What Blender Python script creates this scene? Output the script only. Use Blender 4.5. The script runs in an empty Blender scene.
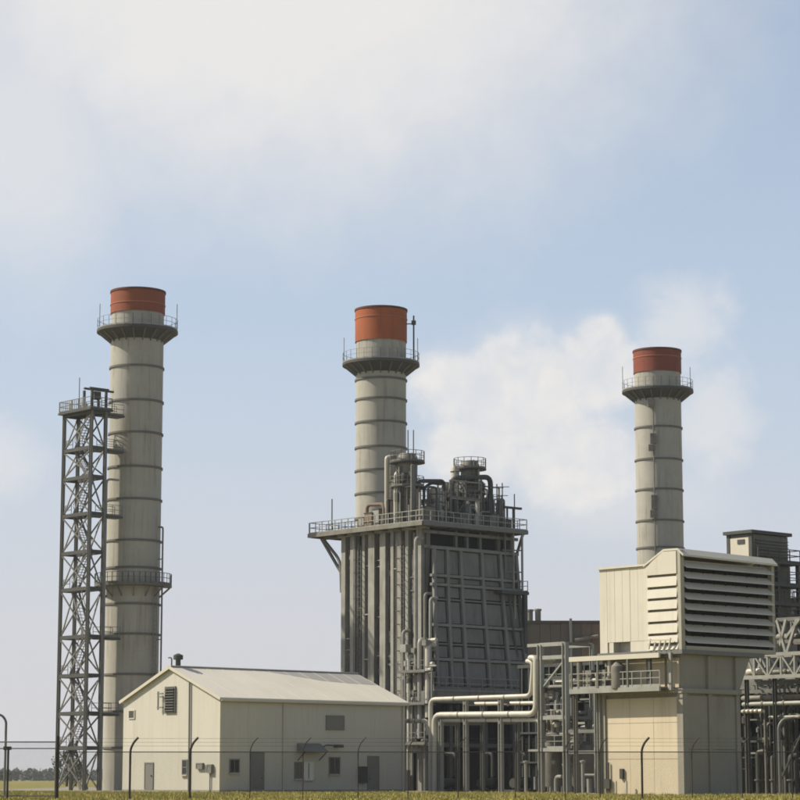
import bpy, math, random
import numpy as np
from mathutils import Vector, Matrix

random.seed(7)
rng = np.random.default_rng(7)
sc = bpy.context.scene
COL = sc.collection
R = math.radians

# ------------------------------------------------------------------ camera
CAM_Z, FPX = 1.15, 2400.0                 # eye height; focal length in pixels of an 800 px wide frame
TILT = math.atan(379 / FPX)
cd = bpy.data.cameras.new('camera')
cam = bpy.data.objects.new('camera', cd)
COL.objects.link(cam)
cam.location = (0, 0, CAM_Z)
cam.rotation_euler = (R(90) + TILT, 0, 0)
cd.sensor_width = 36
cd.lens = 36 * FPX / 800
cd.clip_start, cd.clip_end = 0.5, 12000
sc.camera = cam

# ------------------------------------------------------------------ sun, sky, exposure
SUN_AZ, SUN_EL = R(-84), R(42)            # azimuth from +Y, clockwise
sd = Vector((math.sin(SUN_AZ) * math.cos(SUN_EL), math.cos(SUN_AZ) * math.cos(SUN_EL), math.sin(SUN_EL)))
sl = bpy.data.lights.new('sun', 'SUN')
sl.energy, sl.angle, sl.color = 5.0, R(0.6), (1.0, 0.915, 0.77)
so = bpy.data.objects.new('sun', sl)
COL.objects.link(so)
so.rotation_euler = (-sd).to_track_quat('-Z', 'Y').to_euler()
so.location = (-60, 100, 120)

sc.render.engine = 'CYCLES'
sc.cycles.max_bounces = 6
sc.cycles.diffuse_bounces = 3
sc.cycles.filter_width = 1.8
sc.view_settings.view_transform = 'Standard'
sc.view_settings.look = 'None'
sc.view_settings.exposure = 0.35
sc.view_settings.gamma = 1.0
sc.view_settings.use_curve_mapping = False

w = bpy.data.worlds.new('World')
sc.world = w
w.use_nodes = True
w.cycles.sampling_method = 'MANUAL'
w.cycles.sample_map_resolution = 512
NT = w.node_tree
NT.nodes.clear()


class X:
    """tiny expression wrapper round shader math nodes"""
    def __init__(s, nt, sock): s.nt, s.s = nt, sock
    def _op(s, op, *a):
        n = s.nt.nodes.new('ShaderNodeMath'); n.operation = op
        for i, v in enumerate((s,) + a):
            if isinstance(v, X): s.nt.links.new(v.s, n.inputs[i])
            else: n.inputs[i].default_value = v
        return X(s.nt, n.outputs[0])
    def __add__(s, o): return s._op('ADD', o)
    def __sub__(s, o): return s._op('SUBTRACT', o)
    def __mul__(s, o): return s._op('MULTIPLY', o)
    def __truediv__(s, o): return s._op('DIVIDE', o)
    def mx(s, o): return s._op('MAXIMUM', o)
    def mn(s, o): return s._op('MINIMUM', o)
    def sqrt(s): return s._op('SQRT')
    def step(s, lo, hi):
        n = s.nt.nodes.new('ShaderNodeMapRange'); n.interpolation_type = 'SMOOTHSTEP'
        s.nt.links.new(s.s, n.inputs[0])
        n.inputs[1].default_value = lo; n.inputs[2].default_value = hi
        return X(s.nt, n.outputs[0])


def noise(nt, vec, scale, detail=5, rough=0.55, dist=0.0):
    n = nt.nodes.new('ShaderNodeTexNoise')
    n.inputs['Scale'].default_value = scale; n.inputs['Detail'].default_value = detail
    n.inputs['Roughness'].default_value = rough; n.inputs['Distortion'].default_value = dist
    nt.links.new(vec, n.inputs['Vector'])
    return X(nt, n.outputs['Fac'])


sky = NT.nodes.new('ShaderNodeTexSky')
sky.sky_type = 'NISHITA'
sky.sun_disc = False
sky.sun_elevation = SUN_EL
sky.sun_rotation = SUN_AZ
sky.air_density, sky.dust_density, sky.ozone_density = 1.0, 1.6, 1.6
tc = NT.nodes.new('ShaderNodeTexCoord')
sep = NT.nodes.new('ShaderNodeSeparateXYZ')
NT.links.new(tc.outputs['Generated'], sep.inputs[0])
dx, dy, dz = (X(NT, sep.outputs[i]) for i in range(3))
az = dx._op('ARCTAN2', dy) * (180 / math.pi)
el = dz._op('ARCSINE') * (180 / math.pi)
comb = NT.nodes.new('ShaderNodeCombineXYZ')
NT.links.new(az.s, comb.inputs[0]); NT.links.new(el.s, comb.inputs[1])
vec = comb.outputs[0]
n_big = noise(NT, vec, 0.14, 4, 0.5)
n_mid = noise(NT, vec, 0.55, 7, 0.60, 0.4)
n_fine = noise(NT, vec, 1.3, 7, 0.62, 0.3)


def blob(a, e, ra, re, soft_in, soft_out, rag=0.85, fine=0.22):
    u = (az - a) / ra; v = (el - e) / re
    r = (u * u + v * v).sqrt() + (n_mid - 0.5) * rag + (n_fine - 0.5) * fine
    return r.step(soft_out, soft_in)


def sky_dir(px, py): return (px - 400) / FPX * 57.3, math.degrees(TILT) + (400 - py) / FPX * 57.3
def cl(px, py, rx, ry, si, so_, rag=0.85, fine=0.22): return blob(*sky_dir(px, py), rx / FPX * 57.3, ry / FPX * 57.3, si, so_, rag, fine)


veil = cl(270, -30, 520, 300, 0.25, 1.20, 0.30, 0.05) * 1.0
veil = veil.mx(cl(20, 130, 150, 200, 0.2, 1.25, 0.30, 0.05) * 0.7)
cum_l = ((520, 400, 100, 80), (462, 388, 62, 48), (595, 375, 62, 56), (575, 460, 85, 62), (478, 450, 62, 50), (602, 340, 34, 30), (548, 372, 48, 36))
cum, halo = None, None
for a in cum_l:
    c1 = cl(*a, 0.50, 1.08, 0.75, 0.45); c2 = cl(*a, 0.25, 1.25, 0.75, 0.35) * 0.62
    cum = c1 if cum is None else cum.mx(c1); halo = c2 if halo is None else halo.mx(c2)
n_c = noise(NT, vec, 0.85, 5, 0.55, 0.5)
cum = cum * (n_c.step(0.30, 0.68) * 0.32 + 0.66)
thin = cl(685, 330, 56, 52, 0.2, 1.3, 1.7, 0.7).mx(cl(712, 425, 46, 64, 0.2, 1.3, 1.7, 0.7)).mx(cl(620, 500, 120, 45, 0.1, 1.3) * 0.7).mx(cl(2, 465, 46, 44, 0.2, 1.3, 1.6, 0.6) * 0.8)
cover = (n_big + (n_mid - 0.5) * 0.45).step(0.50, 0.72) * 0.50
out_of_view = (az._op('ABSOLUTE')).step(9.0, 16.0).mx(el.step(17.0, 23.0))
cover = cover * out_of_view
dens = (veil * 0.88).mx(cum * 0.94).mx(halo * 0.9).mx(thin * 0.50).mx(cover)

# faint haze towards the horizon
haze_f = el.step(44.0, -6.0) * 0.93
mix_h = NT.nodes.new('ShaderNodeMixRGB')
NT.links.new(haze_f.s, mix_h.inputs[0]); NT.links.new(sky.outputs[0], mix_h.inputs[1])
mix_h.inputs[2].default_value = (4.95, 5.75, 6.9, 1)
low_f = el.step(12.0, -1.0) * 0.85
mix_l = NT.nodes.new('ShaderNodeMixRGB')
NT.links.new(low_f.s, mix_l.inputs[0]); NT.links.new(mix_h.outputs[0], mix_l.inputs[1]); mix_l.inputs[2].default_value = (5.75, 5.5, 5.5, 1)
mix_h = mix_l
# cloud colour: warmer and brighter where dense, greyer in the folds
shade = (n_fine * 0.75 + n_mid * 0.45).step(0.42, 0.80) * (cum * 0.6 + 0.12)
ccol = NT.nodes.new('ShaderNodeMixRGB')
NT.links.new(shade.s, ccol.inputs[0])
ccol.inputs[1].default_value = (7.4, 7.15, 6.85, 1)
ccol.inputs[2].default_value = (6.1, 6.15, 6.3, 1)
mix_c = NT.nodes.new('ShaderNodeMixRGB')
NT.links.new(dens.s, mix_c.inputs[0]); NT.links.new(mix_h.outputs[0], mix_c.inputs[1]); NT.links.new(ccol.outputs[0], mix_c.inputs[2])
bg = NT.nodes.new('ShaderNodeBackground'); bg.inputs[1].default_value = 0.094
wo = NT.nodes.new('ShaderNodeOutputWorld')
NT.links.new(mix_c.outputs[0], bg.inputs[0]); NT.links.new(bg.outputs[0], wo.inputs[0])

# ------------------------------------------------------------------ materials
def mat(name, col, rough=0.6, metal=0.0, var=0.12, vscale=0.8, streak=0.0, dirt=(0.16, 0.13, 0.09),
        bump=0.0, bscale=6.0, ribs=None, spec=0.25, spots=0.0):
    m = bpy.data.materials.new(name); m.use_nodes = True
    nt = m.node_tree; b = nt.nodes['Principled BSDF']
    col = [c * 0.79 for c in col]; dirt = [c * 0.79 for c in dirt]     # all paint values scaled down to balance the raised exposure
    g = nt.nodes.new('ShaderNodeNewGeometry'); pos = g.outputs['Position']
    n1 = noise(nt, pos, vscale, 6, 0.6)
    mixv = nt.nodes.new('ShaderNodeMixRGB'); mixv.blend_type = 'MULTIPLY'; mixv.inputs[0].default_value = 1
    mixv.inputs[1].default_value = (*col, 1)
    f = (n1 - 0.5) * (var * 3.2) + 1.0
    cg = nt.nodes.new('ShaderNodeCombineXYZ')
    for i in range(3): nt.links.new(f.s, cg.inputs[i])
    nt.links.new(cg.outputs[0], mixv.inputs[2])
    out = mixv.outputs[0]
    if streak > 0 or spots > 0:
        mp = nt.nodes.new('ShaderNodeMapping'); mp.inputs['Scale'].default_value = (1.6, 1.6, 0.07)
        nt.links.new(pos, mp.inputs[0])
        s = noise(nt, mp.outputs[0], 1.3, 5, 0.65).step(0.46, 0.72)
        n2 = noise(nt, pos, 0.35, 5, 0.6).step(0.33, 0.62)
        fac = s * n2 * streak
        if spots > 0: fac = fac + noise(nt, pos, 1.7, 6, 0.7).step(0.58, 0.75) * spots
        mx = nt.nodes.new('ShaderNodeMixRGB'); nt.links.new(fac.s, mx.inputs[0])
        nt.links.new(out, mx.inputs[1]); mx.inputs[2].default_value = (*dirt, 1)
        out = mx.outputs[0]
    nt.links.new(out, b.inputs['Base Color'])
    b.inputs['Metallic'].default_value = metal
    b.inputs['Specular IOR Level'].default_value = spec
    rr = (n1 - 0.5) * 0.3 + rough
    nt.links.new(rr.s, b.inputs['Roughness'])
    if bump > 0 or ribs:
        bp = nt.nodes.new('ShaderNodeBump'); bp.inputs['Strength'].default_value = 1.0
        bp.inputs['Distance'].default_value = 1.0
        h = (noise(nt, pos, bscale, 4, 0.6)) * (bump)
        if ribs:                                   # ribs: (direction x, direction y, pitch m, height m)
            d = nt.nodes.new('ShaderNodeVectorMath'); d.operation = 'DOT_PRODUCT'
            nt.links.new(pos, d.inputs[0]); d.inputs[1].default_value = (ribs[0] / ribs[2], ribs[1] / ribs[2], 0)
            fr = X(nt, d.outputs['Value'])._op('FRACT')
            h = h + (fr - 0.5)._op('ABSOLUTE').step(0.30, 0.44) * ribs[3]
        nt.links.new(h.s, bp.inputs['Height']); nt.links.new(bp.outputs[0], b.inputs['Normal'])
    return m


TH = R(42)
UX, UY = math.cos(TH), math.sin(TH)        # plant axis u (right and back)
VX, VY = -UY, UX                           # plant axis v (left and back)
M = dict(
    stack=mat('stack_paint', (0.41, 0.395, 0.335), 0.6, 0, 0.12, 0.5, 0.65, (0.19, 0.155, 0.105), 0.004, 2.0, spots=0.22),
    band=mat('stack_band', (0.15, 0.145, 0.125), 0.65, 0, 0.15, 1.0, 0.3),
    red=mat('red_oxide', (0.27, 0.075, 0.028), 0.7, 0, 0.22, 0.7, 0.8, (0.19, 0.05, 0.03), spots=0.15),
    red2=mat('orange_oxide', (0.37, 0.10, 0.030), 0.7, 0, 0.20, 0.7, 0.75, (0.24, 0.07, 0.03), spots=0.15),
    red3=mat('dark_red_oxide', (0.235, 0.058, 0.028), 0.7, 0, 0.20, 0.7, 0.8, (0.15, 0.05, 0.035), spots=0.15),
    rim=mat('sooty_rim', (0.13, 0.05, 0.03), 0.8, 0, 0.3, 1.0, 0.6, (0.05, 0.03, 0.025)),
    redl=mat('red_faded', (0.40, 0.16, 0.09), 0.7, 0, 0.15, 1.0),
    soot=mat('flue_soot', (0.03, 0.028, 0.025), 0.9),
    steel=mat('galvanised_steel', (0.185, 0.185, 0.165), 0.55, 0.15, 0.15, 1.5, 0.45, (0.17, 0.13, 0.09)),
    lsteel=mat('light_steel', (0.34, 0.34, 0.30), 0.5, 0.1, 0.14, 1.2, 0.5, (0.20, 0.17, 0.12)),
    dsteel=mat('dark_steel', (0.075, 0.078, 0.07), 0.6, 0.1, 0.15, 1.2, 0.3, (0.10, 0.07, 0.05)),
    column=mat('weathered_column', (0.315, 0.31, 0.272), 0.65, 0.05, 0.28, 0.9, 0.9, (0.17, 0.135, 0.095), spots=0.15),
    casing=mat('casing_brown', (0.105, 0.092, 0.072), 0.75, 0, 0.2, 0.8, 0.6, (0.09, 0.065, 0.045), 0.01, 3),
    duct=mat('duct_grey', (0.185, 0.187, 0.165), 0.65, 0, 0.24, 0.6, 0.7, (0.06, 0.052, 0.038), 0.006, 1.5),
    ductrib=mat('duct_rib', (0.225, 0.227, 0.20), 0.6, 0, 0.2, 1.0, 0.6, (0.13, 0.11, 0.08)),
    void=mat('shade_black', (0.012, 0.016, 0.013), 0.9, 0, 0.2, 0.8, 0.3, (0.015, 0.012, 0.01), spec=0.02),  # near black; shade of undercrofts, recesses and gaps put into the colour
    cream=mat('cream_cladding', (0.60, 0.575, 0.49), 0.5, 0, 0.04, 0.35, 0.34, (0.45, 0.38, 0.27), ribs=(UX, UY, 0.30, 0.006)),
    creamv=mat('cream_cladding_gable', (0.60, 0.575, 0.49), 0.5, 0, 0.04, 0.35, 0.34, (0.45, 0.38, 0.27), ribs=(VX, VY, 0.30, 0.007)),
    roof=mat('pale_roofing', (0.74, 0.69, 0.57), 0.45, 0, 0.06, 0.25, 0.0, ribs=(UX, UY, 0.6, 0.006), spots=0.0),
    gsheet=mat('grey_roof_sheet', (0.40, 0.385, 0.35), 0.5, 0, 0.08, 0.5),
    trim=mat('cream_trim', (0.62, 0.58, 0.47), 0.5, 0, 0.05),
    filt=mat('filter_cladding', (0.66, 0.62, 0.51), 0.5, 0, 0.05, 0.6, 0.30, (0.40, 0.33, 0.24)),
    hood=mat('hood_sheet', (0.42, 0.395, 0.315), 0.5, 0, 0.08, 0.7, 0.25, (0.30, 0.25, 0.17)),
    conc=mat('tan_concrete', (0.64, 0.555, 0.40), 0.8, 0, 0.06, 0.5, 0.35, (0.33, 0.26, 0.17), 0.004, 5),
    conc_shade=mat('shade_grey_concrete', (0.325, 0.305, 0.25), 0.85, 0, 0.10, 0.6, 0.5, (0.20, 0.17, 0.13), 0.006, 4),  # darker copy of the tan concrete with shade in its colour; plinth shares it
    pipe=mat('insulated_pipe', (0.56, 0.53, 0.44), 0.45, 0.1, 0.08, 1.2, 0.35, (0.26, 0.22, 0.16)),
    vessel=mat('vessel_grey', (0.225, 0.213, 0.178), 0.6, 0.1, 0.34, 1.3, 0.8, (0.10, 0.08, 0.055), spots=0.4),
    brown=mat('brown_cladding', (0.16, 0.14, 0.11), 0.7, 0, 0.16, 0.5, 0.4, (0.14, 0.10, 0.07)),
    rust=mat('rusty_cladding', (0.22, 0.16, 0.115), 0.8, 0, 0.2, 0.9, 0.4, (0.16, 0.09, 0.05)),
    glass=mat('dark_glass', (0.025, 0.028, 0.03), 0.15, 0, 0.1, 1.0, spec=0.6),
    lit=mat('white_panel', (0.80, 0.78, 0.68), 0.5, 0, 0.03),
    doorg=mat('door_grey', (0.22, 0.215, 0.19), 0.55, 0, 0.08),
    post=mat('fence_post', (0.06, 0.05, 0.04), 0.7, 0.1, 0.2, 2.0),
    wire=mat('fence_wire', (0.07, 0.07, 0.065), 0.7, 0.1, 0.1),
    grate=mat('deck_grating', (0.16, 0.16, 0.145), 0.7, 0.1, 0.2, 2.0),
    bark=mat('bark', (0.10, 0.075, 0.05), 0.9, 0, 0.25, 3.0),
)


def leaf_mat(name, c1, c2, sc_=2.0, trans=0.25):
    m = bpy.data.materials.new(name); m.use_nodes = True; nt = m.node_tree
    b = nt.nodes['Principled BSDF']; g = nt.nodes.new('ShaderNodeNewGeometry')
    n = noise(nt, g.outputs['Position'], sc_, 4)
    r = nt.nodes.new('ShaderNodeMixRGB'); nt.links.new(n.step(0.3, 0.7).s, r.inputs[0])
    r.inputs[1].default_value = (*c1, 1); r.inputs[2].default_value = (*c2, 1)
    nt.links.new(r.outputs[0], b.inputs['Base Color']); b.inputs['Roughness'].default_value = 0.7
    b.inputs['Specular IOR Level'].default_value = 0.2
    return m


M['grass'] = leaf_mat('dry_grass', (0.44, 0.37, 0.11), (0.22, 0.21, 0.045), 0.22)
M['leaf'] = leaf_mat('tree_leaf', (0.05, 0.075, 0.035), (0.085, 0.10, 0.05), 0.8)

# ground material: mown field, dry and green patches
gm = bpy.data.materials.new('field'); gm.use_nodes = True
nt = gm.node_tree; b = nt.nodes['Principled BSDF']; g = nt.nodes.new('ShaderNodeNewGeometry')
na = noise(nt, g.outputs['Position'], 0.10, 6, 0.6); nb = noise(nt, g.outputs['Position'], 1.8, 6, 0.7)
r1 = nt.nodes.new('ShaderNodeMixRGB'); nt.links.new((na * 0.7 + nb * 0.4).step(0.35, 0.72).s, r1.inputs[0])
r1.inputs[1].default_value = (0.29, 0.245, 0.08, 1); r1.inputs[2].default_value = (0.17, 0.16, 0.045, 1)
nt.links.new(r1.outputs[0], b.inputs['Base Color']); b.inputs['Roughness'].default_value = 0.95
b.inputs['Specular IOR Level'].default_value = 0.1
bp = nt.nodes.new('ShaderNodeBump'); bp.inputs['Distance'].default_value = 0.15
nt.links.new(nb.s, bp.inputs['Height']); nt.links.new(bp.outputs[0], b.inputs['Normal'])
M['field'] = gm
M['gravel'] = mat('pale_gravel', (0.33, 0.295, 0.23), 0.95, 0, 0.25, 3.0, bump=0.05, bscale=8)
M['path'] = mat('pale_track', (0.36, 0.31, 0.22), 0.95, 0, 0.2, 1.0)


# ------------------------------------------------------------------ mesh helpers
class MB:
    def __init__(s): s.v, s.f, s.sm = [], [], []
    def add(s, vs, fs, smooth=False):
        o = len(s.v); s.v += [tuple(p) for p in vs]
        s.f += [tuple(i + o for i in q) for q in fs]; s.sm += [smooth] * len(fs)
    def box(s, x0, x1, y0, y1, z0, z1):
        s.add([(x, y, z) for z in (z0, z1) for y in (y0, y1) for x in (x0, x1)],
              [(0, 2, 3, 1), (4, 5, 7, 6), (0, 1, 5, 4), (2, 6, 7, 3), (0, 4, 6, 2), (1, 3, 7, 5)])
    def hexa(s, p):                       # 4 bottom + 4 top points, counter-clockwise
        s.add(p, [(3, 2, 1, 0), (4, 5, 6, 7), (0, 1, 5, 4), (1, 2, 6, 5), (2, 3, 7, 6), (3, 0, 4, 7)])
    def bar(s, p, q, w, h=None):
        p, q = Vector(p), Vector(q); d = (q - p).normalized(); h = h or w
        up = Vector((0, 0, 1)) if abs(d.z) < 0.95 else Vector((1, 0, 0))
        a = d.cross(up).normalized() * w / 2; c = a.cross(d).normalized() * h / 2
        s.add([p - a - c, p + a - c, p + a + c, p - a + c, q - a - c, q + a - c, q + a + c, q - a + c],
              [(0, 1, 2, 3), (7, 6, 5, 4), (1, 0, 4, 5), (2, 1, 5, 6), (3, 2, 6, 7), (0, 3, 7, 4)])
    def tube(s, pts, r, n=10, caps=True):
        pts = [Vector(p) for p in pts]; rings = []; N = len(pts)
        prev = None
        for i, p in enumerate(pts):
            d = (pts[min(i + 1, N - 1)] - pts[max(i - 1, 0)]).normalized()
            if prev is None:
                up = Vector((0, 0, 1)) if abs(d.z) < 0.9 else Vector((1, 0, 0)); a = d.cross(up).normalized()
            else: a = (prev - d * prev.dot(d)).normalized()
            prev = a; c = d.cross(a)
            rr = r[i] if isinstance(r, (list, tuple)) else r
            rings.append([p + (a * math.cos(t) + c * math.sin(t)) * rr for t in [2 * math.pi * k / n for k in range(n)]])
        vs = [q for rg in rings for q in rg]; fs = []
        for i in range(N - 1):
            for k in range(n):
                k2 = (k + 1) % n; fs.append((i * n + k, i * n + k2, (i + 1) * n + k2, (i + 1) * n + k))
        s.add(vs, fs, True)
        if caps:
            s.add(rings[0], [tuple(range(n))[::-1]]); s.add(rings[-1], [tuple(range(n))])
    def lathe(s, prof, n=48, cx=0, cy=0):  # prof: [(r,z)...] from bottom up, outward normals
        vs = [(cx + r * math.cos(2 * math.pi * k / n), cy + r * math.sin(2 * math.pi * k / n), z) for r, z in prof for k in range(n)]
        fs = []
        for i in range(len(prof) - 1):
            for k in range(n):
                k2 = (k + 1) % n; fs.append((i * n + k, i * n + k2, (i + 1) * n + k2, (i + 1) * n + k))
        s.add(vs, fs, True)
    def mesh(s, name, m):
        me = bpy.data.meshes.new(name); me.from_pydata(s.v, [], s.f); me.update()
        if any(s.sm):
            me.polygons.foreach_set('use_smooth', s.sm)
            try: me.set_sharp_from_angle(angle=R(35))
            except Exception: pass
        me.materials.append(m)
        return me
    def build(s, name, m, parent=None, M4=None): return add(name, s.mesh(name, M[m] if isinstance(m, str) else m), parent, M4)


LOC = {}
def add(name, me, parent=None, M4=None):
    o = bpy.data.objects.new(name, me); COL.objects.link(o)
    M4 = M4 or Matrix.Identity(4)
    o.matrix_basis = M4
    if parent is not None:
        o.parent = parent
        if parent.name in LOC: o.matrix_parent_inverse = LOC[parent.name].inverted()
        LOC[o.name] = M4
    return o


def tag(o, label, cat, group=None):
    o['label'] = label; o['category'] = cat
    if group: o['group'] = group
    return o


def kind(o, k): o['kind'] = k; return o
def thing(name, label, cat, loc=(0, 0, 0), rz=0, group=None):
    o = bpy.data.objects.new(name, None); COL.objects.link(o); o.empty_display_size = 1
    o.location = loc; o.rotation_euler = (0, 0, rz)
    return tag(o, label, cat, group)


CACHE = {}
def unit(kd, m):
    k = (kd, m)
    if k not in CACHE:
        b_ = MB()
        if kd == 'box': b_.box(-.5, .5, -.5, .5, -.5, .5)
        elif kd == 'tube': b_.tube([(0, 0, -.5), (0, 0, .5)], 1.0, 14)
        elif kd == 'h':                    # rolled H section along z
            t = .16
            b_.box(-.5, .5, -.5, -.5 + t, -.5, .5); b_.box(-.5, .5, .5 - t, .5, -.5, .5); b_.box(-.06, .06, -.5 + t, .5 - t, -.5, .5)
        CACHE[k] = b_.mesh(kd + '_' + m, M[m])
    return CACHE[k]


def box(name, x0, x1, y0, y1, z0, z1, m, parent):
    return add(name, unit('box', m), parent, Matrix.Translation(((x0 + x1) / 2, (y0 + y1) / 2, (z0 + z1) / 2)) @ Matrix.Diagonal((x1 - x0, y1 - y0, z1 - z0, 1)))
def _along(p, q, sx, sy):
    p, q = Vector(p), Vector(q); d = q - p; L = d.length; d.normalize()
    up = Vector((0, 0, 1)) if abs(d.z) < 0.97 else Vector((0, 1, 0))
    a = d.cross(up).normalized() if abs(d.z) < 0.97 else Vector((1, 0, 0)); a = (a - d * a.dot(d)).normalized(); c = d.cross(a)
    rot = Matrix((a, c, d)).transposed().to_4x4()
    return Matrix.Translation((p + q) / 2) @ rot @ Matrix.Diagonal((sx, sy, L, 1))
def beam(name, p, q, wd, m, parent, h=None, sec='box'): return add(name, unit(sec, m), parent, _along(p, q, wd, h or wd))
def rod(name, p, q, r, m, parent): return add(name, unit('tube', m), parent, _along(p, q, r, r))


def bend(pts, r, k=4):                    # polyline with rounded elbows
    pts = [Vector(p) for p in pts]; out = [pts[0]]
    for a, b_, c in zip(pts, pts[1:], pts[2:]):
        d1 = (a - b_); d2 = (c - b_); rr = min(r, d1.length * .45, d2.length * .45)
        p0 = b_ + d1.normalized() * rr; p1 = b_ + d2.normalized() * rr
        for i in range(k + 1):
            t = i / k; out.append(p0 * (1 - t) ** 2 + b_ * 2 * t * (1 - t) + p1 * t * t)
    return out + [pts[-1]]


def pipe(name, pts, r, m, parent, n=10, br=None):
    b_ = MB(); b_.tube(bend(pts, br or r * 3), r, n)
    return b_.build(name, m, parent)


def railing(pts, m, parent, h=1.1, closed=False, step=1.6, t=0.055, toe=True, name='railing'):
    b_ = MB(); pts = [Vector(p) for p in pts]; P = pts + ([pts[0]] if closed else [])
    for a, c in zip(P, P[1:]):
        L = (c - a).length; n = max(1, int(round(L / step)))
        for i in range(n + 1):
            p = a.lerp(c, i / n); b_.bar(p, p + Vector((0, 0, h)), t)
        for z in (h, h * .55): b_.bar(a + Vector((0, 0, z)), c + Vector((0, 0, z)), t)
        if toe: b_.bar(a + Vector((0, 0, .08)), c + Vector((0, 0, .08)), .03, .16)
    return b_.build(name, m, parent)


def ladder(name, p, z1, ax, m, parent, cage=True, face=(0, -1)):
    b_ = MB(); p = Vector(p); ax = Vector((*ax, 0)) * .25; f = Vector((*face, 0))
    for s in (-1, 1): b_.bar(p + ax * s, Vector((p.x, p.y, z1)) + ax * s, .07)
    z = p.z + .3
    while z < z1: b_.bar(Vector((p.x, p.y, z)) - ax, Vector((p.x, p.y, z)) + ax, .04); z += .45
    if cage:
        z = p.z + 2.4
        while z < z1 + 1.0:
            c = Vector((p.x, p.y, z)); pr = [c + ax * 1.5 * math.cos(t) + f * .75 * math.sin(t) for t in [math.pi * k / 6 for k in range(7)]]
            for a, d in zip(pr, pr[1:]): b_.bar(a, d, .05)
            z += 1.3
        for k in (1, 3, 5):
            t = math.pi * k / 6; o = ax * 1.5 * math.cos(t) + f * .75 * math.sin(t)
            b_.bar(Vector((p.x, p.y, p.z + 2.4)) + o, Vector((p.x, p.y, z1 + 1.0)) + o, .04)
    return b_.build(name, m, parent)


# measured placement: points of the real site from the photograph's sight lines at a known distance
cT, sT = math.cos(TILT), math.sin(TILT)
def ray_x(px, Y, z): return (px - 400) / FPX * (Y * cT + (z - CAM_Z) * sT)
def ray_z(py, Y): b_ = (400 - py) / FPX; return CAM_Z + Y * (b_ * cT + sT) / (cT - b_ * sT)
class Frame:
    """plant-aligned frame: origin at a near corner on the ground, local x = u, local y = v"""
    def __init__(s, px, D, rz=TH, z=None):
        s.X, s.Y, s.rz = ray_x(px, D, z or 0), D, rz
        s.u = (math.cos(rz), math.sin(rz)); s.v = (-s.u[1], s.u[0])
        s.loc = (s.X, s.Y, 0)
    def w(s, x, y): return s.X + x * s.u[0] + y * s.v[0], s.Y + x * s.u[1] + y * s.v[1]
    def _s(s, px, z, X0, Y0, d):
        a = (px - 400) / FPX
        return (a * (Y0 * cT + (z - CAM_Z) * sT) - X0) / (d[0] - a * d[1] * cT)
    def sx(s, px, z, y=0): return s._s(px, z, *s.w(0, y), s.u)
    def sy(s, px, z, x=0): return s._s(px, z, *s.w(x, 0), s.v)
    def sz(s, py, x=0, y=0): return ray_z(py, s.w(x, y)[1])


# ================================================================== SETTING
gb = MB(); gb.add([(-4000, -200, 0), (4000, -200, 0), (4000, 9000, 0), (-4000, 9000, 0)], [(0, 1, 2, 3)])
kind(gb.build('ground', 'field'), 'structure')
pb = MB()
Pp = [(-19, 211), (0.5, 205), (13, 196.5), (40, 172), (80, 190), (60, 330), (-45, 330), (-45, 240), (-30, 232)]
pb.add([(x, y, .012) for x, y in Pp], [tuple(range(len(Pp)))])
kind(pb.build('gravel_yard', 'gravel'), 'structure')
tb_ = MB()
tb_.add([(-400, 330, .008), (400, 330, .008), (400, 338, .008), (-400, 338, .008)], [(0, 1, 2, 3)])
kind(tb_.build('track', 'path'), 'structure')

# grass tufts in the mown strip in front of the plant
def grass():
    N = 60000
    gx = rng.uniform(-40, 40, N); gy = 126 + (rng.random(N) ** 1.1) * 100
    fr = np.abs(gx) < gy * 0.19 + 2
    # keep out of buildings: in front of the broken base line of the plant
    base = np.interp(gx, [-40, -24.5, -15, -0.2, 0.5, 13, 14.2, 19.6, 24.5, 40], [226, 209, 199, 212, 204, 195, 174, 169, 172.5, 172])
    k = fr & (gy < base - .25)
    gx, gy = gx[k], gy[k]; n = len(gx)
    h = rng.uniform(.07, .20, n) * (1 + .5 * (rng.random(n) > .93))
    V, F = [], []
    for j in range(3):
        a = rng.uniform(0, 6.283, n); wd = rng.uniform(.02, .05, n); ox = rng.normal(0, .06, n); oy = rng.normal(0, .06, n)
        lx, ly = rng.normal(0, .06, n), rng.normal(0, .06, n)
        p0 = np.stack([gx + ox - np.cos(a) * wd, gy + oy - np.sin(a) * wd, np.zeros(n)], 1)
        p1 = np.stack([gx + ox + np.cos(a) * wd, gy + oy + np.sin(a) * wd, np.zeros(n)], 1)
        p2 = np.stack([gx + ox + lx, gy + oy + ly, h], 1)
        V.append(np.stack([p0, p1, p2], 1).reshape(-1, 3))
    V = np.concatenate(V); F = np.arange(len(V)).reshape(-1, 3)
    me = bpy.data.meshes.new('grass'); me.vertices.add(len(V)); me.vertices.foreach_set('co', V.ravel())
    me.loops.add(len(V)); me.loops.foreach_set('vertex_index', F.ravel().astype(np.int32))
    me.polygons.add(len(F)); me.polygons.foreach_set('loop_start', np.arange(0, len(V), 3, dtype=np.int32))
    me.polygons.foreach_set('loop_total', np.full(len(F), 3, dtype=np.int32)); me.update(calc_edges=True)
    me.materials.append(M['grass'])
    o = add('grass', me); kind(o, 'stuff'); tag(o, 'dry yellow green grass in front of the power plant', 'grass')
grass()


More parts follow.
